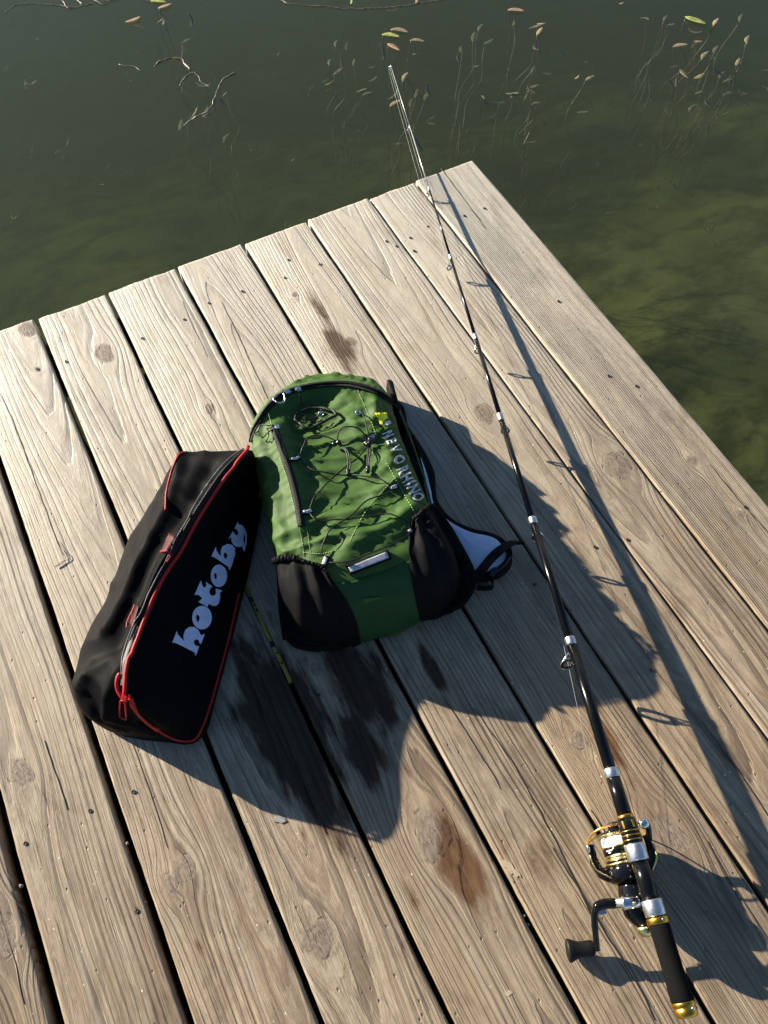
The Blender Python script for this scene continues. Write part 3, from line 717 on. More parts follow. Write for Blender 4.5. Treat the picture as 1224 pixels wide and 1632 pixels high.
# elastic hems with gathers
def hem(path, w, name):
    o = ribbon(PB, path, w, .0032, name, M['web'], pack, off=.0062, n=16, it=1, bow=.0012)
    me = o.data
    for i, v in enumerate(me.vertices):
        k = i//6
        if i % 6 in (1, 2, 3): v.co.z += .0011*(1 if k % 4 < 2 else -1)
    return o
hem([K(140, 832), K(165, 824), K(200, 820), K(236, 828)], .010, 'hem')
hem([K(236, 828), K(270, 845), K(320, 858), K(356, 884)], .005, 'hem')
hem([K(703, 664), K(730, 638), K(765, 614), K(800, 602)], .006, 'hem')
# big arched zip and its tape
arc = [K(30, 330), K(38, 290), K(62, 240), K(108, 175), K(165, 128), K(240, 103), K(350, 86), K(450, 88), K(540, 112), K(600, 145), K(648, 190)]
ribbon(PB, arc, .0125, .0016, 'zip_tape', M['zip'], pack, off=.0010, bow=.0012)
cord(PB, arc, .0013, .0042, 'zip_teeth', M['web'], pack)
ribbon(PB, [K(122, 268), K(145, 330), K(175, 410), K(200, 490), K(222, 580), K(242, 690)], .0115, .0014, 'side_zip_tape', M['zip'], pack, off=.0010, bow=.0010)
cord(PB, [K(128, 285), K(150, 345), K(180, 420), K(204, 495), K(226, 585), K(242, 680)], .0011, .0036, 'side_zip_teeth', M['web'], pack)
# seams: stitched thread lines, dashes of thread joined into one part per seam
def seam(path, name='seam', r=.00055, mat='thread'):
    pts = relax([p for p, _ in drape_path(PB, path, .0007, 26)], 1); m = MB()
    for i in range(0, len(pts)-2, 3): m.tube(pts[i:i+3], r, 4)
    m.build(name, M[mat], pack)
seam([K(478, 108), K(505, 170), K(535, 240), K(562, 318)]); seam([K(596, 408), K(640, 490), K(680, 560), K(726, 640)])
seam([K(98, 205), K(112, 250), K(118, 272)]); seam([K(640, 480), K(580, 545), K(510, 630), K(445, 755)])
seam([K(232, 700), K(245, 760), K(252, 820)]); seam([K(262, 690), K(272, 750), K(280, 800)]); seam([K(150, 400), K(180, 480), K(200, 560), K(222, 650)])
seam([K(250, 800), K(320, 806), K(400, 790)])
# piping under the top edge, second panel edge on the right
cord(PB, [K(655, 200), K(700, 310), K(738, 420), K(770, 520), K(790, 600)], .0016, .0006, 'edge_binding', M['green'], pack)
# shock cords
CR = .00120
def lift(a, b=0.0): return lambda t: .0026 + a*1.25*math.sin(math.pi*t) + b
cords = [
 ([K(398, 332), K(330, 325), K(272, 336), K(236, 366), K(225, 404)], .009), ([K(225, 410), K(240, 440), K(300, 466), K(380, 482), K(445, 482)], .005),
 ([K(392, 332), K(415, 300), K(470, 290), K(515, 308)], .012), ([K(402, 352), K(428, 385), K(440, 430), K(440, 475)], .007), ([K(410, 350), K(438, 390), K(448, 430), K(446, 470)], .008),
 ([K(482, 208), K(505, 235), K(524, 275), K(530, 320)], .007), ([K(528, 350), K(530, 400), K(522, 455)], .006), ([K(536, 350), K(540, 400), K(528, 455)], .007),
 ([K(522, 356), K(490, 400), K(440, 440), K(375, 495), K(320, 545), K(285, 585), K(272, 618)], .004),
 ([K(272, 640), K(292, 660), K(350, 672), K(450, 664), K(560, 655), K(640, 650), K(682, 670), K(699, 704)], .004),
 ([K(697, 720), K(680, 742), K(620, 775), K(540, 808), K(440, 838), K(362, 846)], .006),
 ([K(340, 826), K(324, 800), K(340, 740), K(395, 685), K(470, 630), K(550, 580), K(600, 552), K(626, 532)], .004),
 ([K(622, 520), K(580, 502), K(510, 486), K(448, 480)], .005)]
for pth, a in cords: cord(PB, pth, CR, lift(a, .001), 'shock_cord', M['cord'], pack, n=12, it=22)
def oblong(path, w, th, name, mat, off=.0015, bow=.0):
    return ribbon(PB, path, w, th, name, mat, pack, off=off, n=6, it=1, bow=bow)
# cloth loops that hold the cord, each with its silver top
for a, b, w in [(K(190, 410), K(232, 404), .0060), (K(243, 640), K(284, 624), .0075), (K(512, 318), K(552, 304), .0075), (K(610, 528), K(648, 520), .0078), (K(690, 718), K(706, 706), .0070), (K(335, 860), K(350, 818), .0085)]:
    o = oblong([a, lerp2(a, b, .5), b], w, .0030, 'cord_loop', M['web'], .0010, .0006)
    a2, b2 = lerp2(a, b, .15), lerp2(a, b, .82)
    t = ribbon(PB, [a2, lerp2(a2, b2, .5), b2], w*.72, .0008, 'reflective_top', M['silvercloth'], pack, off=.0052, n=6, it=1)
    t.parent = o
# barrel cord locks
def barrel(px, py, dirpx, r, l, off, name='cord_lock'):
    c = PB.pt(px, py, off); e = PB.pt(px+dirpx[0], py+dirpx[1], off); ax = (e-c).normalized(); m = MB()
    m.lathe(c-ax*l/2, ax, [(0, r*.6), (l*.08, r), (l*.35, r*.95), (l*.42, r*.7), (l*.55, r*.7), (l*.62, r), (l*.92, r), (l, r*.6)], 14)
    return m.build(name, M['plastic'], pack)
barrel(*K(393, 342), (10, -5), .0042, .015, .010); barrel(*K(518, 344), (0, 8), .0042, .013, .011); barrel(*K(540, 342), (0, 8), .0042, .013, .011)
barrel(*K(441, 470), (1, 8), .0034, .012, .006); barrel(*K(524, 460), (-1, 8), .0036, .014, .007)
m = MB(); c = PB.pt(*K(530, 342), .011); e = PB.pt(*K(550, 338), .011); ax = (e-c).normalized(); m.tube([c-ax*.010, c-ax*.004, c+ax*.004, c+ax*.010], [.0030, .0040, .0040, .0030], 10); m.build('cord_lock_bridge', M['plastic'], pack)
# steel eyelets
for q in (K(481, 207), K(325, 212)):
    h, nr = PB.hit(*q); m = MB(); u = nr.orthogonal().normalized(); w = nr.cross(u)
    m.tube([h+nr*.0016+(u*math.cos(a)+w*math.sin(a))*.0040 for a in np.linspace(0, 2*math.pi, 17)], .0014, 8, caps=False); m.build('eyelet', M['chrome'], pack)
# hanging loop of thick rubber tube at the top, three turns
def ell(cx, cy, rx, ry, rot, n=14, a0=0, a1=2*math.pi):
    return [K(cx+rx*math.cos(a)*math.cos(rot)-ry*math.sin(a)*math.sin(rot), cy+rx*math.cos(a)*math.sin(rot)+ry*math.sin(a)*math.cos(rot)) for a in np.linspace(a0, a1, n)]
cord(PB, ell(300, 235, 94, 38, -.12), .0024, lambda t: .009+.004*math.sin(t*6.28), 'grab_loop', M['cord'], pack, it=8)
cord(PB, ell(290, 240, 62, 22, -.10, a0=.3, a1=3.6), .0013, .007, 'grab_loop_inner_cord', M['cord'], pack, it=1)
cord(PB, [K(262, 232), K(290, 236), K(320, 222), K(335, 205)], .0012, .006, 'grab_loop_inner_cord', M['cord'], pack, it=1)
# zip pulls with cord loops
def zippull(x, y, a):
    h, nr = PB.hit(*K(x, y)); e = PB.pt(*K(x+20*math.cos(a), y+20*math.sin(a))); ax = (e-h).normalized(); s = nr.cross(ax).normalized()
    m = MB(); m.box(h+nr*.0055, ax*.0046, s*.0034, nr*.0012); m.box(h+nr*.0078+ax*.001, ax*.0016, s*.0016, nr*.0014); m.box(h+nr*.0036-ax*.002, ax*.0036, s*.0040, nr*.0008)
    bevel(m.build('zip_pull', M['chrome'], pack, smooth=False), .0006)
zippull(182, 124, 2.6); zippull(226, 114, 2.9); zippull(135, 276, 1.5)
cord(PB, [K(165, 130), K(166, 160), K(152, 182), K(132, 180), K(122, 162), K(135, 142), K(160, 126)], .0012, lift(.004, .002), 'zip_pull_cord', M['satin'], pack, it=1)
cord(PB, [K(128, 270), K(95, 268), K(64, 284), K(56, 308), K(68, 326), K(90, 326), K(110, 306), K(122, 282)], .0010, lift(.008, .001), 'zip_pull_cord', M['cord'], pack, it=1)
cord(PB, [K(232, 128), K(238, 150), K(244, 182)], .0009, .004, 'zip_pull_cord', M['cord'], pack, it=1)
# light-catching bar above the bottom panel
def quadpatch(a, b, c, d, name, mat, off, th=.001, nu=14, nv=6, parent=None):
    """a top left, b top right, c bottom right, d bottom left"""
    return patch(PB, ([a, lerp2(a, b, .5), b], [b, lerp2(b, c, .5), c], [d, lerp2(d, c, .5), c], [a, lerp2(a, d, .5), d]), nu, nv, lambda u, v, h: off, name, mat, parent or pack, thick=th)
rb = quadpatch(K(426, 858), K(604, 792), K(622, 828), K(446, 898), 'reflector_bar', M['web'], .0050)
quadpatch(K(438, 862), K(600, 800), K(610, 824), K(450, 884), 'reflective_strip', M['silvercloth'], .0062, parent=rb)
# embossed mark on the bottom panel
poly_on(PB, [[K(502, 992), K(575, 985), K(578, 990), K(540, 1000), K(520, 1008), K(503, 1006)]], .0036, .0002, 'faint_mark', M['green'], pack)
# lettering
def glyph(ch):
    cu = bpy.data.curves.new('g', 'FONT'); cu.body = ch; cu.offset = .030; cu.resolution_u = 4; o = bpy.data.objects.new('g', cu); COL.objects.link(o)
    dg = bpy.context.evaluated_depsgraph_get(); me = o.evaluated_get(dg).to_mesh()
    V = [v.co.copy() for v in me.vertices]; F = [list(p.vertices) for p in me.polygons]
    bpy.data.objects.remove(o); bpy.data.curves.remove(cu); return V, F
for ch, cx, cy, hh in [('N', 268, 505, 150), ('E', 322, 618, 150), ('V', 382, 735, 155), ('O', 437, 895, 165), ('R', 500, 1062, 175), ('H', 548, 1172, 180), ('I', 605, 1256, 180), ('N', 655, 1345, 178), ('O', 725, 1462, 172)]:
    V, F = glyph(ch); xs = [v.x for v in V]; ys = [v.y for v in V]; mx, my = (min(xs)+max(xs))/2, (min(ys)+max(ys))/2; sc = hh/(max(ys)-min(ys))
    ud = Vector((.91, -.41, 0)); rd = Vector((.42, .91, 0)); out = []
    bm = bmesh.new(); vs_ = [bm.verts.new(v) for v in V]
    for q in F: bm.faces.new([vs_[i] for i in q])
    bmesh.ops.triangulate(bm, faces=bm.faces)
    for _ in range(2):
        es = [e for e in bm.edges if e.calc_length() > .22]
        if es: bmesh.ops.subdivide_edges(bm, edges=es, cuts=1); bmesh.ops.triangulate(bm, faces=bm.faces)
    bm.verts.index_update()
    for v in bm.verts:
        g = Vector((cx, cy, 0)) + rd*(v.co.x-mx)*sc*.70 + ud*(v.co.y-my)*sc; out.append(PB.pt(*G(g.x, g.y), .0024))
    fs = [[v.index for v in f.verts] for f in bm.faces]; bm.free()
    o = build('letter', out, fs, M['greyprint'], pack, smooth=False)
    o.modifiers.new('t', 'SOLIDIFY').thickness = .0004
YE = [(72, 188), (240, 190), (268, 270), (232, 276), (195, 330), (190, 365), (150, 360), (118, 285), (152, 252), (98, 246)]
poly_on(PB, [[G(175+(x-175)*.95, 268+(y-268)*.95) for x, y in YE]], .0030, .0004, 'yellow_emblem', M['yellow'], pack, 3)
poly_on(PB, [[G(208, 322), G(290, 302), G(308, 350), G(262, 384), G(226, 358)]], .0026, .0004, 'grey_emblem', M['greyprint'], pack, 3)
# padded back panel and harness lying on the planks
def slab(path, z0, z1, name, mat, parent, n=7, inset=.004, closed=True):
    """rounded pad: pixel outline at the height z1"""
    pp = smoothpath([P(x, y, z1) for x, y in path], n, closed=True)[:-1]
    c = sum(pp, Vector())/len(pp); N_ = len(pp)
    def ring(z, ins):
        out = []
        for i, p in enumerate(pp):
            t = (pp[(i+1) % N_]-pp[i-1]); s = Vector((t.y, -t.x, 0)).normalized()
            q = p + s*ins; out.append(Vector((q.x, q.y, z)))
        return out
    # orientation
    ar = sum(pp[i].x*pp[(i+1) % N_].y-pp[(i+1) % N_].x*pp[i].y for i in range(N_)); sg = -1 if ar > 0 else 1
    V = ring(z0, sg*inset) + ring((z0+z1)/2, 0) + ring(z1-.0015, sg*inset*.35) + ring(z1, sg*inset)
    F = []
    for k in range(3):
        for i in range(N_): F.append((k*N_+i, k*N_+(i+1) % N_, (k+1)*N_+(i+1) % N_, (k+1)*N_+i))
    F.append(tuple(range(N_))[::-1]); F.append(tuple(3*N_+i for i in range(N_)))
    o = build(name, V, F, mat, parent)
    bm = bmesh.new(); bm.from_mesh(o.data); bmesh.ops.recalc_face_normals(bm, faces=bm.faces); bm.to_mesh(o.data); bm.free(); return o
slab([K(640, 150), K(700, 290), K(770, 420), K(800, 560), K(900, 760), K(955, 900), K(930, 1020), K(760, 1065), K(520, 1150), K(330, 1195), K(190, 1165), K(165, 1110), K(300, 700), K(300, 200)], .002, .020, 'back_panel', M['web'], pack)
slab([K(655, 210), K(712, 285), K(765, 365), K(805, 450), K(812, 530), K(826, 585), K(880, 650), K(960, 690), K(1050, 712), K(1105, 745), K(1130, 800), K(1100, 850), K(1030, 900), K(960, 930), K(880, 900), K(820, 700), K(740, 480)], .003, .016, 'harness_wing', M['web'], pack)
slab([K(712, 300), K(735, 360), K(768, 440), K(792, 530), K(806, 590), K(860, 655), K(950, 705), K(1045, 728), K(1085, 755), K(1112, 800), K(1085, 845), K(1040, 870), K(978, 885), K(930, 840), K(860, 700), K(790, 620), K(752, 470)], .006, .0235, 'harness_lining', M['pad'], pack)
# strap end at the top right, black
slab([K(600, 70), K(628, 68), K(642, 110), K(662, 180), K(690, 260), K(660, 250), K(630, 160)], .004, .050, 'shoulder_strap', M['web'], pack)
def freestrap(pts, width, thick, name, mat, parent, side):
    pts = smoothpath(pts, 9); V = []; F = []; N_ = len(pts); sd = Vector(side)
    for i, p in enumerate(pts):
        t = (pts[min(i+1, N_-1)]-pts[max(i-1, 0)]).normalized(); s = (sd - t*sd.dot(t)).normalized(); nr = t.cross(s)
        V += [p-s*width/2-nr*thick/2, p+s*width/2-nr*thick/2, p+s*width/2+nr*thick/2, p-s*width/2+nr*thick/2]
    for i in range(N_-1):
        for k in range(4): F.append((4*i+k, 4*i+(k+1) % 4, 4*i+4+(k+1) % 4, 4*i+4+k))
    F += [(0, 3, 2, 1), tuple(4*(N_-1)+k for k in range(4))]
    return build(name, V, F, mat, parent, smooth=False)
def PK(x, y, z): return P(*K(x, y), z)
freestrap([PK(960, 925, .03), PK(1000, 880, .034), PK(1045, 825, .034), PK(1095, 780, .036), PK(1150, 752, .030), PK(1168, 765, .012)], .016, .0016, 'hip_strap', M['web'], pack, (.75, -.55, .25))
freestrap([PK(1085, 748, .010), PK(1125, 790, .022), PK(1128, 840, .026), PK(1085, 890, .018), PK(1010, 912, .010), PK(965, 905, .010)], .012, .0016, 'hip_strap', M['web'], pack, (.2, .5, .8))
freestrap([PK(1040, 885, .018), PK(1050, 930, .010), PK(1035, 952, .004), PK(985, 948, .006)], .010, .0015, 'hip_strap', M['web'], pack, (.2, .4, .9))
m = MB(); c = PK(1055, 885, .02); m.box(c, (.007, .004, 0), (-.002, .0035, 0), (0, 0, .003)); bevel(m.build('buckle', M['plastic'], pack, smooth=False), .001)
freestrap([PK(160, 1120, .012), PK(200, 1185, .016), PK(300, 1210, .010), PK(350, 1195, .018), PK(420, 1200, .012)], .012, .0016, 'hip_strap', M['web'], pack, (.1, .3, .9))

# ------------------------------------------------------------------ black bag with red piping
bag = thing('reel_bag', P(240, 1000, 0), 'long black zip bag with red piping and pale lettering lying left of the backpack', 'bag')
SEC = [  # left silhouette (px, z), ridge (px, z), lower right (px, z)
 ((205, 1166, .030), (232, 1150, .060), (272, 1178, .022)),
 ((150, 1150, .035), (214, 1126, .100), (300, 1182, .020)),
 ((127, 1108, .040), (203, 1098, .122), (325, 1160, .020)),
 ((136, 1060, .045), (208, 1040, .130), (340, 1105, .022)),
 ((158, 1000, .050), (222, 975, .132), (358, 1040, .022)),
 ((186, 935, .055), (248, 915, .132), (375, 975, .022)),
 ((214, 875, .058), (283, 855, .132), (390, 915, .024)),
 ((248, 820, .058), (322, 798, .132), (402, 860, .026)),
 ((270, 772, .058), (362, 752, .130), (410, 815, .030)),
 ((290, 742, .054), (394, 722, .122), (414, 780, .034)),
 ((298, 738, .052), (402, 718, .110), (415, 765, .036))]
def bag_section(S, fine):
    (lx, ly, lz), (rx, ry, rz), (qx, qy, qz) = S
    L, R, Q = P(lx, ly, lz), P(rx, ry, rz), P(qx, qy, qz)
    gl = Vector((L.x, L.y, .004)); gq = Vector((Q.x, Q.y, .004)); 
    ctr = (L+Q)/2
    gl = gl.lerp(Vector((ctr.x, ctr.y, .004)), .12); gq = gq.lerp(Vector((ctr.x, ctr.y, .004)), .15)
    top = L.lerp(R, .55) + Vector((0, 0, .016)); shoulder = L + Vector((0, 0, .028)) + (R-L)*.06
    face = R.lerp(Q, .5) + (Vector((.5, .2, .6)).normalized())*.006
    pts = [gl, L, shoulder, top, R, R.lerp(Q, .25)+Vector((.3, .1, .5))*.008, face, R.lerp(Q, .78)+Vector((.3, .1, .5))*.007, Q, gq]
    # subdivide, corners at L, R, Q kept crisp-ish
    out = []
    def seg(idx, n_):
        q = smoothpath([pts[i] for i in idx], n_); return q[:-1]
    out += seg([0, 1, 2, 3, 4], fine*2); out += seg([4, 5, 6, 7, 8], fine); out += seg([8, 9, 0], fine)
    return out
def bag_body():
    cols = [bag_section(S, 7) for S in SEC]; n_ = len(cols[0]); V = []; F = []; rows = []
    tr = [smoothpath([c[i] for c in cols], 14) for i in range(n_)]
    nr_ = len(tr[0]); rows = [[tr[i][j] for i in range(n_)] for j in range(nr_)]
    for r in rows: V += r
    for j in range(nr_-1):
        for i in range(n_): F.append((j*n_+i, j*n_+(i+1) % n_, (j+1)*n_+(i+1) % n_, (j+1)*n_+i))
    F.append(tuple(range(n_))); F.append(tuple((nr_-1)*n_+i for i in range(n_))[::-1])
    bm = bmesh.new(); vs_ = [bm.verts.new(v) for v in V]
    for q in F: bm.faces.new([vs_[i] for i in q])
    bmesh.ops.triangulate(bm, faces=[f for f in bm.faces if len(f.verts) > 4])
    bmesh.ops.smooth_vert(bm, verts=bm.verts, factor=.4, use_axis_x=True, use_axis_y=True, use_axis_z=True)
    bmesh.ops.recalc_face_normals(bm, faces=bm.faces); bm.normal_update()
    ns = [v.normal.copy() for v in bm.verts]
    tb = Body.__new__(Body); tb.bvh = BVHTree.FromBMesh(bm); tb.zmid = .06
    FL = [([B(620, 90), B(575, 300), B(505, 450), B(400, 640), B(310, 850), B(235, 990)], .008, .010), ([B(760, 150), B(690, 280), B(590, 430), B(470, 620), B(370, 840), B(270, 1080)], -.011, .016),
          ([B(300, 1180), B(250, 1300), B(220, 1440)], .006, .008), ([B(110, 1290), B(150, 1380), B(190, 1470)], -.006, .007), ([B(250, 1130), B(170, 1200), B(90, 1290)], .005, .010),
          ([B(420, 1480), B(330, 1500), B(240, 1480)], -.004, .008), ([B(150, 1180), B(110, 1300)], .004, .008)]
    FP = [([p for p, _ in drape_path(tb, pa_, 0, 26)], h_, w_) for pa_, h_, w_ in FL]
    for v, nr in zip(bm.verts, ns):
        p = v.co.copy(); left = 1.0 if nr.x < .15 else .12
        d = .0050*noise.noise(p*13) + .0035*(1-2*abs(noise.noise(Vector((p.x*26, p.y*14, p.z*20)))))
        for pts, h_, w_ in FP:
            m_ = min((p-a).length_squared for a in pts); d += h_*math.exp(-m_/(w_*w_))
        v.co = p + nr*d*left; v.co.z = max(v.co.z, .004)
    bm.verts.index_update()
    V = [v.co.copy() for v in bm.verts]; F = [[v.index for v in f.verts] for f in bm.faces]; bm.free(); return V, F
gv, gf = bag_body(); build('bag_body', gv, gf, M['canvas'], bag); GB = Body(gv, gf, .06)
def bcord(path, r, off, name, mat, it=2): return cord(GB, path, r, off, name, M[mat], bag, n=10, it=it)
redp = [B(982, 52), B(945, 92), B(890, 158), B(830, 232), B(760, 342), B(690, 460), B(622, 590), B(560, 680), B(500, 785), B(450, 900), B(402, 1030), B(366, 1130), B(350, 1230), B(345, 1328)]
bcord([(x-4.5, y-1.5) for x, y in redp], .0029, .0040, 'piping', 'red')
bcord([B(345, 1328), B(362, 1385), B(410, 1445), B(480, 1498), B(560, 1548), B(640, 1568), B(692, 1552), B(724, 1495), B(762, 1390), B(802, 1250), B(846, 1090), B(880, 950), B(915, 800)], .0017, .0012, 'piping', 'red')
bcord([B(640, 72), B(610, 80), B(586, 122), B(560, 200), B(542, 280), B(534, 370)], .0016, .0012, 'piping', 'red')
def bribbon(path, w, th, name, mat, off=.0004, bow=0.0, taper=None): return ribbon(GB, path, w, th, name, M[mat], bag, off=off, n=10, it=2, bow=bow, taper=taper)
bribbon([B(965, 62), B(905, 110), B(840, 180), B(760, 290), B(690, 400), B(620, 520), B(560, 620), B(505, 720), B(450, 840), B(395, 970), B(352, 1085), B(328, 1180), B(325, 1280)], .013, .0012, 'zip_tape', 'zip', bow=.001)
bcord([B(940, 55), B(862, 112), B(800, 182), B(730, 282), B(660, 402), B(590, 512), B(532, 628), B(480, 722), B(422, 852), B(372, 972), B(332, 1082), B(308, 1180), B(316, 1272)], .0010, .0024, 'zip_edge_cord', 'greytape')
bribbon([B(395, 980), B(350, 1085), B(322, 1180), B(318, 1280)], .0075, .0010, 'zip_teeth', 'greytape', off=.002)
bribbon([B(905, 120), B(850, 190), B(775, 300), B(705, 410), B(640, 530), B(575, 635), B(518, 735), B(470, 850), B(420, 975)], .0050, .0012, 'zip_lining', 'darkred', off=.0016, taper=lambda t: .5+.5*math.sin(t*9)**2)
bcord([B(300, 1218), B(285, 1250), B(293, 1300), B(322, 1345)], .0026, .003, 'zip_end_loop', 'red')
bribbon([B(352, 1345), B(385, 1412), B(440, 1470), B(500, 1512)], .0075, .0018, 'zip_end_tape', 'red', off=.001)
def bquad(a, b, c, d, name, mat, off=.003):
    lp_ = lambda p, q: lerp2(p, q, .5)
    return patch(GB, ([a, lp_(a, b), b], [b, lp_(b, c), c], [d, lp_(d, c), c], [a, lp_(a, d), d]), 8, 8, lambda u, v, h: off, name, M[mat], bag, thick=.001)
bquad(B(556, 492), B(598, 512), B(566, 590), B(518, 590), 'handle_tab', 'darkred')
bcord([B(522, 592), B(545, 590), B(552, 612), B(535, 640)], .0014, .004, 'handle_tab_edge', 'red')
bquad(B(378, 862), B(404, 872), B(372, 985), B(336, 955), 'handle_tab', 'darkred')
bcord([B(390, 866), B(376, 900), B(350, 945), B(345, 985)], .0012, .0048, 'handle_tab_edge', 'red')
# slider and its open pull
h, nr = GB.hit(*B(335, 1335)); e = GB.pt(*B(325, 1400)); ax = (e-h).normalized(); s = nr.cross(ax).normalized()
m = MB(); m.box(h+nr*.006, ax*.0062, s*.0045, nr*.0016); sld = bevel(m.build('zip_slider', M['red'], bag, smooth=False), .0012)
pa, pb = GB.pt(*B(330, 1345), .007), GB.pt(*B(318, 1422), .009); ax = (pb-pa).normalized(); s = nr.cross(ax).normalized()
m = MB(); loop = [pa+s*.0022, pa+s*.004+ax*.006, pb+s*.0052-ax*.003, pb+s*.003+ax*.001, pb-s*.003+ax*.001, pb-s*.0052-ax*.003, pa-s*.004+ax*.006, pa-s*.0022]
m.tube(smoothpath(loop, 4, True), .0012, 6, caps=False); pl_ = m.build('zip_pull', M['red'], bag); pl_.parent = sld
# lettering on the face
def el(cx, cy, rx, ry, n_=26): return [T(cx+rx*math.cos(a), cy+ry*math.sin(a)) for a in np.linspace(0, 2*math.pi, n_, endpoint=False)]
def TT(l): return [T(*q) for q in l]
LET = [
 [TT([(95,1390),(145,1262),(152,1298),(195,1345),(222,1372),(217,1310),(235,1252),(280,1219),(330,1219),(375,1250),(405,1310),(447,1295),(405,1405),(390,1395),(380,1362),(350,1350),(328,1375),(332,1405),(355,1423),(385,1430),(366,1490),(347,1533),(335,1495),(230,1440),(130,1392)])],
 [el(417, 1118, 106, 128), TT([(355,1085),(385,1095),(393,1125),(378,1165),(362,1160),(352,1120)])],
 [TT([(335,875),(405,715),(415,755),(432,790),(455,790),(465,762),(458,730),(500,760),(530,780),(508,800),(496,832),(500,862),(522,882),(550,880),(568,858),(565,800),(600,815),(638,825),(611,850),(612,900),(600,960),(570,990),(530,990),(490,968),(475,1000),(430,975),(375,945),(400,930),(420,905),(390,880),(365,868)])],
 [el(600, 665, 88, 122), TT([(552,632),(572,640),(580,670),(570,705),(552,697),(546,660)])],
 [TT([(518,455),(568,350),(572,390),(600,430),(623,455),(620,390),(640,345),(690,319),(740,328),(772,365),(775,430),(755,500),(735,560),(715,607),(703,570),(650,530),(590,490),(540,458)]), TT([(655,415),(680,415),(692,445),(680,482),(662,475),(652,445)])],
 [TT([(803,75),(808,105),(850,115),(885,165),(902,220),(900,300),(888,360),(876,405),(860,375),(850,340),(830,352),(790,351),(755,325),(738,290),(732,240),(700,272),(750,180),(758,198),(785,230),(810,215),(810,185),(790,160),(770,150)]), TT([(872,190),(884,240),(884,295),(866,322),(864,260)])]]
for polys in LET: poly_on(GB, polys, .0008, .0004, 'letter', M['print'], bag, 3)

# ------------------------------------------------------------------ fishing rod and reel
RA, RB_ = P(679, 285, .017), P(985, 1265, .082); RD = (RA-RB_).normalized()      # towards the tip
SIDE = RD.cross(Vector((0, 0, 1))).normalized()                                    # to the right of the rod seen from the handle
DOWN = SIDE.cross(RD).normalized()
if DOWN.z > 0: DOWN = -DOWN
cr = ROT @ Vector((1, 0, 0))
if SIDE.dot(cr) < 0: SIDE = -SIDE
def rod_at_y(py):
    """the point of the rod's axis seen at picture height py"""
    lo, hi = -1.2, 2.5
    for _ in range(50):
        mid = (lo+hi)/2; q = ROT.transposed() @ ((RB_ + (RA-RB_)*mid) - CAM); y = 816 - FPX*q.y/-q.z
        if y > py: lo = mid
        else: hi = mid
    return RB_ + (RA-RB_)*lo
rod = thing('fishing_rod', RB_ - Vector((0, 0, RB_.z)), 'black telescopic fishing rod with gold trimmed spinning reel resting across the planks', 'fishing rod')
def rseg(y0, y1, r0, r1, name, mat, n=20, prof=None):
    a, b = rod_at_y(y0), rod_at_y(y1); L = (b-a).length; ax = (b-a).normalized(); m = MB()
    m.lathe(a, ax, [(h_, q_*.83) for h_, q_ in (prof(L) if prof else [(0, r0), (L, r1)])], n); return m.build(name, mat, rod)
tipsilver = simple('silver rod tip', (0.45, 0.45, 0.44), 0.3, metal=0.6, nscale=60)
secs = [(107, 202, .0009, .0012), (202, 300, .0013, .0017), (300, 410, .0022, .0028), (410, 537, .0034, .0038), (537, 665, .0045, .0049), (665, 830, .0057, .0062), (830, 1022, .0071, .0078), (1022, 1235, .0090, .0098), (1235, 1302, .0112, .0114)]
for y0, y1, r0, r1 in secs: rseg(y0, y1+2, r0, r1, 'rod_section', tipsilver if y1 <= 300 else M['blank'], 20)
for y, dy, r in [(202, 4, .0020), (300, 5, .0026), (410, 7, .0042), (537, 8, .0053), (665, 11, .0066), (830, 10, .0082), (1022, 12, .0098), (1232, 15, .0118)]:
    rseg(y-dy*.5, y+dy*.5, r, r, 'sleeve', M['satin'], 24, prof=lambda L, r=r: [(0, r*.93), (L*.08, r), (L*.92, r), (L, r*.93)])
rings = []
def guide(y, ringr, drop, ang):
    a = rod_at_y(y); d = (DOWN*math.cos(ang) + SIDE*math.sin(ang)).normalized(); w = RD.cross(d).normalized()
    c = a + d*drop - RD*drop*.55; rings.append(c); m = MB()
    tilt = (RD*.94 + d*.3).normalized(); u2 = (d - tilt*d.dot(tilt)).normalized()
    m.tube([c + (w*math.cos(t)+u2*math.sin(t))*ringr for t in np.linspace(0, 2*math.pi, 25)], ringr*.19+.0002, 8, caps=False)
    o = m.build('guide_ring', M['gloss'], rod)
    m = MB()
    m.tube([c + (w*math.cos(t)+u2*math.sin(t))*(ringr*1.28) for t in np.linspace(0, 2*math.pi, 25)], .0005+ringr*.06, 6, caps=False)
    for sg in (-1, 1): m.tube([a + d*.002 + w*sg*.0010, c + w*sg*ringr*1.15 - u2*ringr*.5, c + w*sg*ringr*1.28], .0007+ringr*.03, 6)
    m.tube([a + d*.002 + RD*drop*.3, c - u2*ringr*1.2], .0007, 6)
    m.build('guide_frame', M['chrome'], o.parent)
guide(202, .0024, .0075, -.55); guide(302, .0033, .0105, -.5); guide(415, .0043, .0130, -.45); guide(545, .0050, .0150, .05)
guide(672, .0060, .0170, .35); guide(838, .0072, .0200, .25); guide(1033, .0098, .0250, -.25)
a = rod_at_y(105); c = a + DOWN*.004 - SIDE*.003; m = MB()
w = SIDE; m.tube([c + (w*math.cos(t)+DOWN*math.sin(t))*.0024 for t in np.linspace(0, 2*math.pi, 17)], .0008, 8, caps=False); m.lathe(a - RD*.010, RD, [(0, .0017), (.010, .0019), (.012, .0016)], 12)
m.build('tip_guide', M['chrome'], rod)
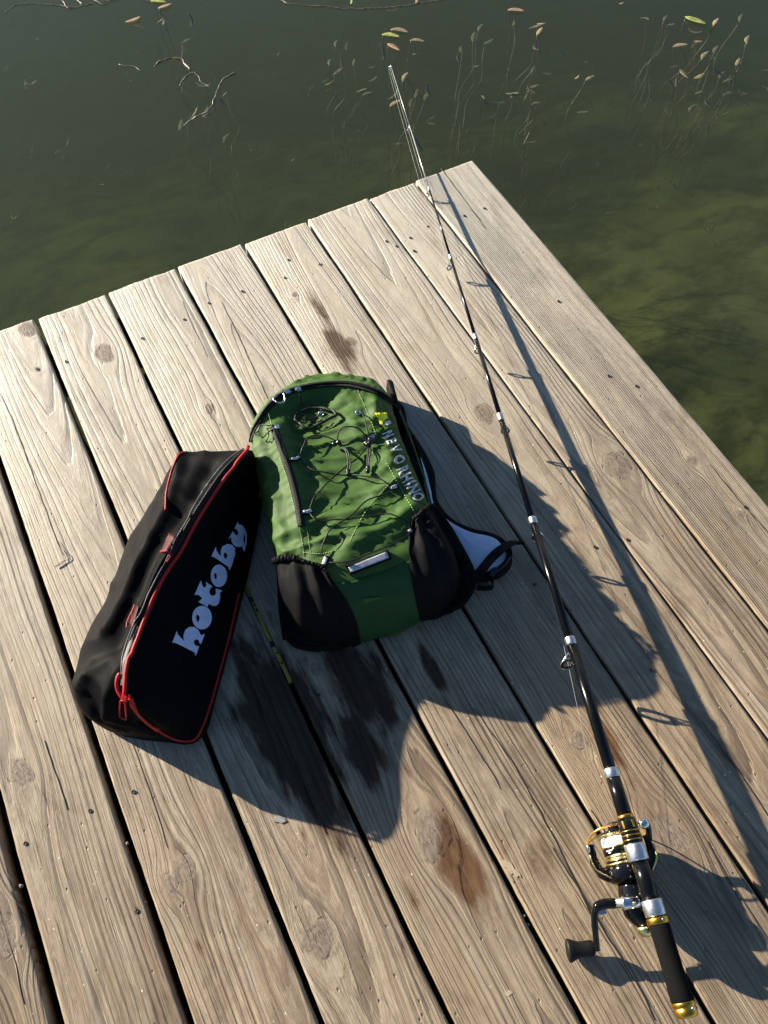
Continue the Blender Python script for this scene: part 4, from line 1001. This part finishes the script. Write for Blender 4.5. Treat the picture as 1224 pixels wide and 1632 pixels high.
# nylon line from the spool through the guides
tip_c = c
spool_top = rod_at_y(1335) + DOWN*.048
pts = [spool_top + RD*.012 - SIDE*.02] + [rings[i] for i in (6, 5, 4, 3, 2, 1, 0)] + [tip_c]
m = MB(); m.tube(pts, .00022, 4); m.build('fishing_line', M['line'], rod)
m = MB(); m.tube(smoothpath([tip_c, tip_c - RD*.05 + DOWN*.006 - SIDE*.004, rings[1] + RD*.02 - SIDE*.008, rings[1] - SIDE*.002], 6), .00022, 4); m.build('fishing_line', M['line'], rod)
# reel seat
gold, satin, blk = M['gold'], M['satin'], M['blank']
rseg(1299, 1306, .0132, .0132, 'gold_ring', gold, 28)
rseg(1305, 1345, .0136, .0148, 'locking_nut', M['gloss'], 32, prof=lambda L: [(0, .0138), (L*.35, .0146), (L*.42, .0150), (L*.5, .0140), (L*.56, .0150), (L*.66, .0140), (L*.72, .0152), (L*.9, .0152), (L, .0142)])
for y in (1324, 1331, 1338): rseg(y, y+1.6, .0154, .0154, 'gold_ring', gold, 28)
for ang in (-.75, .35):      # gold inlays on the nut
    d = (-DOWN*math.cos(ang) + SIDE*math.sin(ang)); a, b = rod_at_y(1309), rod_at_y(1321); m = MB()
    m.box((a+b)/2 + d*.0120, (b-a)/2, RD.cross(d)*.0014, d*.0006); bevel(m.build('gold_inlay', gold, rod, smooth=False), .0004)
rseg(1345, 1372, .0158, .0158, 'hood', satin, 32, prof=lambda L: [(0, .0150), (L*.06, .0158), (L*.94, .0158), (L, .0150)])
rseg(1370, 1438, .0126, .0126, 'reel_seat_tube', M['blank'], 32)
rseg(1434, 1460, .0155, .0155, 'hood', satin, 32, prof=lambda L: [(0, .0148), (L*.06, .0156), (L*.94, .0156), (L, .0148)])
rseg(1459, 1463, .0140, .0140, 'seat_collar', M['gloss'], 28)
rseg(1462, 1473, .0160, .0160, 'gold_ring', gold, 32, prof=lambda L: [(0, .0152), (L*.15, .0162), (L*.85, .0162), (L, .0152)])
rseg(1472, 1597, .0150, .0150, 'foam_grip', M['foam'], 32, prof=lambda L: [(0, .0142), (L*.03, .0154), (L*.25, .0150), (L*.6, .0150), (L*.85, .0164), (L*.97, .0166), (L, .0158)])
rseg(1596, 1622, .0165, .0165, 'butt_cap', gold, 32, prof=lambda L: [(0, .0158), (L*.06, .0166), (L*.30, .0166), (L*.33, .0158), (L*.40, .0158), (L*.43, .0166), (L*.8, .0160), (L*.93, .0148), (L, .0120)])
for y in (1608,):
    a = rod_at_y(y); m = MB(); d = (-DOWN*.92 + SIDE*.38).normalized(); m.lathe(a + d*.0127, d, [(0, .002), (.0016, .002), (.0019, .0014)], 10); m.build('rivet', M['chrome'], rod)
a = rod_at_y(1467); d = (-DOWN*.97+SIDE*.2).normalized(); m = MB(); m.lathe(a+d*.0124, d, [(0, .0016), (.0018, .0016), (.0021, .001)], 10); m.build('rivet', M['chrome'], rod)
# reel
RC = rod_at_y(1368) + DOWN*.050 - SIDE*.004           # axis of the spool, at the middle of the spool
def local(a, d, s): return RC + RD*a + DOWN*d + SIDE*s
m = MB()   # gearbox: rounded body behind the rotor
body_pts = [local(-.022, 0, 0), local(-.040, .001, 0), local(-.058, -.002, 0), local(-.074, -.006, 0)]
m.tube(smoothpath(body_pts, 5), [.017+.004*math.sin(math.pi*i/15) - .009*max(0, (i-10)/5) for i in range(16)], 20)
reel = m.build('reel_gearbox', M['gloss'], rod)
m = MB()   # stem and foot
fc = rod_at_y(1404) + DOWN*.0116
m.tube(smoothpath([local(-.048, -.008, 0), local(-.050, -.022, .001), fc + DOWN*.006 - RD*.004, fc], 5), [.0075]*6 + [.0060]*5 + [.0052]*5, 12)
m.box(fc + DOWN*.0008, RD*.030, SIDE*.0065, DOWN*.0016); foot = m.build('reel_foot', M['gloss'], rod); 
m = MB(); m.lathe(local(-.022, 0, 0), RD, [(0, .020), (.004, .0265), (.012, .0280), (.020, .0275), (.022, .0255)], 36); rotor = m.build('rotor', M['gloss'], rod)
m = MB(); m.lathe(local(-.0005, 0, 0), RD, [(0, .0262), (.0016, .0272), (.0032, .0262)], 36); m.build('rotor_ring', M['paleGold'], rod)
# spool
m = MB(); m.lathe(local(-.002, 0, 0), RD, [(0, .0235), (.009, .0235), (.0095, .0225)], 36); spool = m.build('spool_skirt', M['gloss'], rod)
def sp_(a0, prof, name, mat):
    m = MB(); m.lathe(local(a0, 0, 0), RD, prof, 40); o = m.build(name, mat, rod); return o
sp_(.0055, [(0, .0240), (.0012, .0246), (.0024, .0240)], 'spool_gold_band', M['paleGold'])
sp_(.0070, [(0, .0228), (.006, .0228), (.0062, .022)], 'spool_gold_drum', M['paleGold'])
sp_(.0130, [(0, .0236), (.008, .0238), (.0085, .0230)], 'spool_label_drum', M['gloss'])
sp_(.0212, [(0, .0240), (.0008, .0243), (.0016, .0240)], 'spool_gold_band', M['paleGold'])
sp_(.0225, [(0, .0205), (.003, .0222), (.010, .0222), (.013, .0208)], 'wound_line', M['spoolline'])
sp_(.0355, [(0, .0235), (.0014, .0246), (.0030, .0232)], 'spool_lip', M['paleGold'])
sp_(.0380, [(0, .0215), (.0035, .0190), (.0050, .0120)], 'drag_cap', M['gloss'])
sp_(.0425, [(0, .0085), (.0080, .0080), (.0100, .0060)], 'drag_knob', M['plastic'])
# little print on the drum, facing up and left
for k, (ang, aa, wl, wh) in enumerate([(-.95, .0180, .0052, .0009), (-.95, .0155, .0026, .0008)]):
    for j in range(7 if k == 0 else 3):
        an = ang + (j-(3 if k == 0 else 1))*.062; d = -DOWN*math.cos(an) + SIDE*math.sin(an); m = MB(); c = RC + RD*aa + d*.0239
        hh = wh*(1 if j % 2 else .75); m.box(c, RD*hh, RD.cross(d)*.00055, d*.0002); m.build('print_mark', M['white'], rod, smooth=False)
# rotor arms
def arm(sg):
    m = MB(); pts = [local(-.012, .002*sg, sg*.024), local(-.004, 0, sg*.034), local(.008, 0, sg*.0385), local(.022, -.002, sg*.0385), local(.030, -.002, sg*.037)]
    m.tube(smoothpath(pts, 5), [.0075]*6 + [.0060]*6 + [.0048]*5 + [.0042]*4, 12); return m.build('rotor_arm', M['gloss'], rod)
arm(-1); arm(1)
m = MB(); m.tube(smoothpath([local(-.014, -.012, -.026), local(.000, -.007, -.0415), local(.018, -.006, -.0438)], 5), .0010, 6); m.build('gold_trim', M['paleGold'], rod)
m = MB(); m.tube(smoothpath([local(-.014, -.008, .030), local(.000, -.006, .0415), local(.018, -.006, .0438)], 5), .0013, 6); m.build('gold_trim', M['paleGold'], rod)
# arm pivots, line roller and bail wire
m = MB(); m.lathe(local(.026, -.006, -.043), -SIDE, [(0, .0058), (.002, .0058), (.0028, .0045)], 16); m.build('bail_pivot', M['chrome'], rod)
m = MB(); m.tube(smoothpath([local(.024, -.003, .041), local(.036, -.012, .041), local(.044, -.020, .038)], 4), .0040, 10); m.build('bail_arm', M['gloss'], rod)
m = MB(); m.lathe(local(.0415, -.022, .027), SIDE, [(0, .0030), (.002, .0058), (.0065, .0072), (.011, .0062), (.013, .0035)], 20); m.build('line_roller', M['chrome'], rod)
m = MB(); m.tube(smoothpath([local(.026, -.007, -.044), local(.036, -.008, -.041), local(.0445, -.020, -.028), local(.046, -.031, -.006), local(.045, -.030, .014), local(.043, -.023, .028)], 7), .0012, 8); m.build('bail_wire', M['gold'], rod)
m = MB(); m.tube(smoothpath([local(.026, .000, .044), local(.040, .020, .036), local(.046, .034, .012), local(.044, .034, -.012), local(.034, .018, -.036), local(.026, .002, -.044)], 7), .0010, 8); m.build('bail_wire', M['gold'], rod)
# rear cover plate in gold
m = MB(); m.lathe(local(-.074, -.006, 0), -RD, [(0, .0125), (.004, .0120), (.010, .0085), (.012, .004)], 16); m.build('rear_cover', M['paleGold'], rod)
# crank: collar, arm, knob
def pr(x, y, z): return P(*RL(x, y), z)
q0, q1 = pr(440, 562, .062), pr(345, 570, .058); ax = (q1-q0).normalized(); L = (q1-q0).length
m = MB(); m.lathe(q0 - ax*.012, ax, [(0, .0075), (.012, .0078), (.012+L*.35, .0085), (.012+L*.42, .0085), (.012+L*.45, .0062), (.012+L, .0060)], 24); m.build('crank_collar', M['chrome'], rod)
m = MB(); m.tube(smoothpath([q1 + ax*.001 - ax*.004, pr(290, 572, .057), pr(252, 592, .054), pr(240, 650, .047), pr(246, 740, .035), pr(254, 830, .022)], 6), [.0062]*7 + [.0058]*6 + [.0044]*10 + [.0040]*8, 12); m.build('crank_arm', M['gloss'], rod)
m = MB(); c = pr(285, 618, .050); m.box(c, SIDE*.005, RD*.0028, DOWN*.002); bevel(m.build('folding_screw', M['satin'], rod, smooth=False), .0006)
k0, k1 = pr(262, 818, .017), pr(82, 838, .014); ax = (k1-k0).normalized(); L = (k1-k0).length; up = Vector((0, 0, 1)); sdw = ax.cross(up).normalized()
m = MB(); m.lathe(k0 - ax*.002, ax, [(0, .004), (.010, .004)], 14); m.build('knob_stem', M['chrome'], rod)
V = []; F = []; prof = [(.10, .40), (.16, .62), (.26, .70), (.5, .60), (.72, .72), (.90, 1.0), (.97, .96), (1.0, .72)]; nk = 18
for t, w_ in prof:
    for k in range(nk):
        a_ = 2*math.pi*k/nk; V.append(k0 + ax*L*t + sdw*math.cos(a_)*.0145*w_ + up*math.sin(a_)*.0105*w_**.7)
for i in range(len(prof)-1):
    for k in range(nk): F.append((i*nk+k, i*nk+(k+1) % nk, (i+1)*nk+(k+1) % nk, (i+1)*nk+k))
F += [tuple(range(nk)), tuple((len(prof)-1)*nk+k for k in range(nk))[::-1]]
ko = build('crank_knob', V, F, simple('black rubber knob', (0.005, 0.005, 0.005), .5, spec=.25, nscale=300, bumpd=.0002, bscale=1200), rod)
bm = bmesh.new(); bm.from_mesh(ko.data); bmesh.ops.recalc_face_normals(bm, faces=bm.faces); bm.to_mesh(ko.data); bm.free()
ko.modifiers.new('s', 'SUBSURF').render_levels = 1

# ------------------------------------------------------------------ water plants
def leafmat(name, c1, c2): 
    n = N(name); f = n.noise(n.obj(), 90, 3, 0.6); return n.set(color=n.mix(n.step(f, .35, .65), c1, c2), rough=0.45, spec=.4)
LM = {'tan': leafmat('tan pond leaf', (.20, .15, .085), (.30, .23, .13)), 'green': leafmat('yellow green pond leaf', (.20, .25, .06), (.36, .38, .12)),
      'pink': leafmat('reddish pond leaf', (.30, .18, .11), (.42, .27, .17)), 'dark': leafmat('drowned leaf', (.09, .085, .05), (.15, .13, .08)), 'stem': leafmat('water stem', (.045, .04, .025), (.11, .09, .055)),
      'bark': leafmat('bleached twig', (.07, .06, .045), (.21, .18, .14))}
def W(px, py, z=None): return P(px, py, WZ if z is None else z)
def leaf(mb, c, d, l, w, curl=.15, bend=0.0):
    """pointed blade with a folded midrib"""
    d = Vector(d).normalized(); s = Vector((-d.y, d.x, 0)); V = []; n_ = 9
    for i in range(n_):
        t = i/(n_-1); hw = w*math.sin(math.pi*(t**.85))**.8*.5 + .0002; p = c + d*(t-.5)*l + s*bend*l*(t-.5)**2*4 + Vector((0, 0, curl*l*(t-.5)**2))
        V += [p - s*hw + Vector((0, 0, hw*.35)), p, p + s*hw + Vector((0, 0, hw*.35))]
    F = []
    for i in range(n_-1): F += [(3*i, 3*i+1, 3*i+4, 3*i+3), (3*i+1, 3*i+2, 3*i+5, 3*i+4)]
    mb.add(V, F)
def pondweed(px, py, leaves, stems, label, depth=.5):
    """leaves: (dx px, dy px, drop below surface, angle deg in the picture, length m, colour)"""
    c0 = W(px, py); foot = Vector((c0.x, c0.y, BZ)); r = thing('pondweed', (c0.x, c0.y, WZ-depth), label, 'water plant', 'pondweed growing in the lake')
    tops = []
    for dx, dy, drop, ang, l, colr in leaves:
        c = W(px+dx, py+dy, WZ-drop); e = W(px+dx+math.cos(rad(ang))*20, py+dy-math.sin(rad(ang))*20, WZ-drop); mb = MB(); leaf(mb, c + Vector((0, 0, .002 if drop == 0 else 0)), e-c, l, l*.30, .12, random.uniform(-.12, .12))
        mb.build('leaf', LM[colr], r, solid=.0006); tops.append(c - (e-c).normalized()*l*.45)
    for k in range(5 if len(leaves) > 2 else 2):
        q = W(px+random.uniform(-45, 45), py+random.uniform(10, 110), WZ-random.uniform(.06, .34)); mb = MB(); a_ = random.uniform(0, 6.3)
        leaf(mb, q, Vector((math.cos(a_), math.sin(a_), random.uniform(-.3, .8))), random.uniform(.03, .055), .010, .3, random.uniform(-.3, .3)); mb.build('leaf', LM['dark'], r, solid=.0005); tops.append(q)
    for k in range(max(3, int(stems*.9))):
        tpt = tops[k % len(tops)]; b = Vector((c0.x+random.uniform(-.05, .05), c0.y+random.uniform(-.04, .04), WZ-depth)); pts = []
        s1, s2 = random.uniform(0, 9), random.uniform(0, 9); am = random.uniform(.012, .03)
        for i in range(15):
            t = i/14; q = tpt.lerp(b, t) + Vector((math.sin(t*7+s1)+.5*math.sin(t*19+s2), math.cos(t*5+s2)+.5*math.cos(t*16+s1), 0))*am*math.sin(math.pi*min(1, t*1.2)) ; pts.append(q)
        mb = MB(); mb.tube(smoothpath(pts, 3), [.0009+.0009*abs(noise.noise(Vector((i*.5, s1, s2)))) for i in range(43)], 5); mb.build('stem', LM['stem'], r)
    return r
pondweed(632, 58, [(-8, 0, 0, -8, .055, 'green'), (6, -8, 0, -10, .055, 'tan'), (-4, 19, 0, -30, .050, 'pink'), (34, 7, .02, -5, .045, 'tan')], 5, 'pondweed with two green leaves and a reddish one, above the rod tip')
pondweed(645, 125, [(0, -2, .05, 60, .045, 'tan'), (-15, 40, .05, 30, .045, 'tan'), (20, 25, .22, 75, .05, 'dark'), (10, 40, .3, 80, .05, 'dark'), (35, 30, .25, 62, .06, 'dark')], 6, 'drowned pondweed with curled leaves just right of the rod tip')
pondweed(823, 18, [(0, 0, 0, -4, .052, 'tan'), (-3, 20, .2, 80, .04, 'dark')], 2, 'pondweed with one flat brown leaf near the top edge of the water')
pondweed(860, 52, [(0, 0, 0, 55, .045, 'tan'), (2, -12, 0, 5, .025, 'tan'), (-10, 60, .25, 70, .05, 'dark')], 3, 'pondweed with an upright tan leaf and a tiny one above it')
pondweed(1108, 35, [(0, 0, 0, -18, .068, 'green'), (32, 2, 0, 55, .045, 'tan'), (5, 32, .02, 0, .025, 'tan'), (-24, 38, .02, 10, .05, 'tan'), (14, 54, .05, 50, .05, 'tan'), (-18, 84, .08, -45, .045, 'tan'), (8, 88, .08, 30, .05, 'tan'), (-6, 138, .2, 50, .05, 'dark')], 9, 'tall pondweed with a long yellow leaf and many tan ones, upper right')
pondweed(1190, 64, [(0, 0, .01, 75, .045, 'tan'), (-14, 36, .06, 65, .045, 'tan'), (-30, 65, .2, 20, .04, 'dark')], 4, 'rightmost pondweed with two pointed pale leaves')
pondweed(1060, 10, [(0, 20, .1, 60, .04, 'dark'), (10, 30, .15, 10, .03, 'dark')], 7, 'bundle of bare weed stems at the top edge, right of centre')
pondweed(540, 40, [(-5, 30, .1, 80, .035, 'dark'), (-15, 60, .1, 80, .035, 'dark'), (25, 60, .2, 80, .04, 'dark'), (0, 75, .18, 40, .05, 'dark'), (45, 110, .2, 20, .04, 'dark')], 9, 'hanging curtain of thin dark weed stems at the top, left of the rod tip')
pondweed(262, 6, [(-8, -2, 0, -5, .05, 'green'), (2, 6, 0, 20, .045, 'tan'), (0, 30, .05, 80, .03, 'tan'), (35, 60, .25, 30, .04, 'dark')], 5, 'pondweed with a green and a tan leaf at the top left edge')
pondweed(755, 60, [(0, 0, .2, 80, .06, 'dark'), (25, 8, .22, 30, .05, 'dark'), (-20, 20, .25, 100, .05, 'dark'), (10, -15, .18, 60, .05, 'dark')], 7, 'deep dark pondweed clump between two brown leaves near the top')
pondweed(880, 130, [(-30, 10, .15, 20, .05, 'dark'), (-25, 35, .2, 10, .04, 'dark'), (60, -5, .1, 30, .04, 'tan'), (50, 50, .2, 5, .04, 'dark')], 4, 'sparse drowned pondweed above the right edge of the dock')
pondweed(330, 120, [(0, 60, .25, 70, .06, 'dark'), (-40, 80, .3, 80, .06, 'dark'), (30, 100, .3, 60, .05, 'dark')], 6, 'dim drowned weed under the bleached twig at upper left')
pondweed(1150, 60, [(0, 60, .2, 50, .05, 'dark'), (-10, 20, .12, 60, .05, 'dark'), (30, -30, .1, 70, .05, 'dark'), (10, 90, .25, 20, .05, 'dark')], 8, 'dark weed stems just left of the rightmost pondweed')
# floating single leaves
def float_leaf(px, py, ang, l, colr, label):
    c = W(px, py); e = W(px+math.cos(rad(ang))*20, py-math.sin(rad(ang))*20); mb = MB(); leaf(mb, c+Vector((0, 0, .003)), e-c, l, l*.28, .2, .1)
    tag(mb.build('leaf', LM[colr], None, origin=c, solid=.0006), label, 'leaf', 'single leaves floating on the lake')
float_leaf(214, 35, 22, .050, 'tan', 'curled pale leaf floating alone near the top left')
float_leaf(561, 5, 85, .028, 'green', 'small round green leaf floating on the long stem at the top')
float_leaf(665, 3, 85, .034, 'tan', 'round tan leaf floating on the long stem at the top')
float_leaf(539, 1, 0, .04, 'green', 'green leaf cut by the top edge, left of the small round one')
float_leaf(920, 126, 40, .024, 'tan', 'small dim tan leaf floating between the brown weeds')
float_leaf(990, 8, 20, .020, 'tan', 'tiny pale leaf near the top edge, right of the brown leaf')
def twig(paths, label, name='twig', r=.0026, colr='bark'):
    p0 = W(*paths[0][0][:2]); mb = MB()
    for path in paths:
        pts = smoothpath([W(q[0], q[1], WZ - (q[2] if len(q) > 2 else 0)) for q in path], 6)
        pts = [q + Vector((.008*noise.noise(q*45), .004*noise.noise(q*60+Vector((9, 0, 0))), .002)) for q in pts]
        mb.tube(pts, [r*(.45+1.5*abs(noise.noise(q*70))) for q in pts], 6)
    return tag(mb.build(name, LM[colr], None, origin=p0), label, name)
twig([[(246, 107), (258, 98), (272, 94), (290, 97), (304, 112)], [(289, 138), (298, 122), (312, 116)], [(312, 116, 0), (326, 135, .01), (334, 140, .01)]], 'short crooked bleached twig floating left of the forked one')
twig([[(374, 118), (356, 128), (344, 152), (333, 175, .01), (312, 188, .03), (296, 200, .05)], [(344, 152), (338, 170, .02), (345, 185, .04)]], 'forked bleached twig sinking towards the plank end, upper left')
twig([[(446, 2), (470, 8), (520, 12), (560, 15), (610, 14), (660, 8), (710, 0)]], 'long thin knotted stem floating along the top edge', 'stem', .0018)
twig([[(10, 20), (30, 8), (80, 8), (120, 12), (155, 5), (190, 0)], [(100, 2), (110, 14), (130, 10), (122, -2)], [(180, -2), (170, 8), (150, 2)]], 'tangled thin stem floating at the top left corner', 'stem', .0016)
twig([[(190, 104), (212, 108), (228, 114)]], 'tiny thin twig floating left of the crooked one', 'twig', .0012)
twig([[(616, 18), (628, 19), (634, 14)], [(224, -2), (245, 4), (262, 2)]], 'short pale stem floating right under the long one', 'stem', .0010)
# specks of pollen and froth on the water: nobody could count them
mb = MB()
for _ in range(70):
    px, py = random.uniform(0, 1224), random.uniform(0, 900); c = W(px, py)
    if -1.0 < c.x < .72 and c.y < .03: continue
    s_ = random.choice([.0005, .0006, .0008, .0010]); mb.box(c + Vector((0, 0, .0006)), (s_, 0, 0), (0, s_*.7, 0), (0, 0, s_*.4))
tag(mb.build('floating_specks', M['stone'], smooth=False), 'scattered pale specks of pollen and froth on the dark water', 'debris', kind='stuff')
# algae tufts on the bed
mb = MB()
for _ in range(420):
    px, py = random.uniform(-100, 1324), random.uniform(60, 950); c = P(px, py, BZ+.05)
    if fb(Vector((c.x*1.6, c.y*1.6, 4)), 3) < .02: continue
    if -.9 < c.x and c.y < -.1: continue
    for k in range(4):
        a = random.uniform(0, 6.3); d = Vector((math.cos(a), math.sin(a), random.uniform(.2, .9))); leaf(mb, c + d*.02, d, random.uniform(.015, .045), .004, .3, random.uniform(-.3, .3))
tag(mb.build('algae_tufts', LM['dark'], smooth=False), 'dim brown algae tufts covering the lake bed', 'algae', kind='stuff')
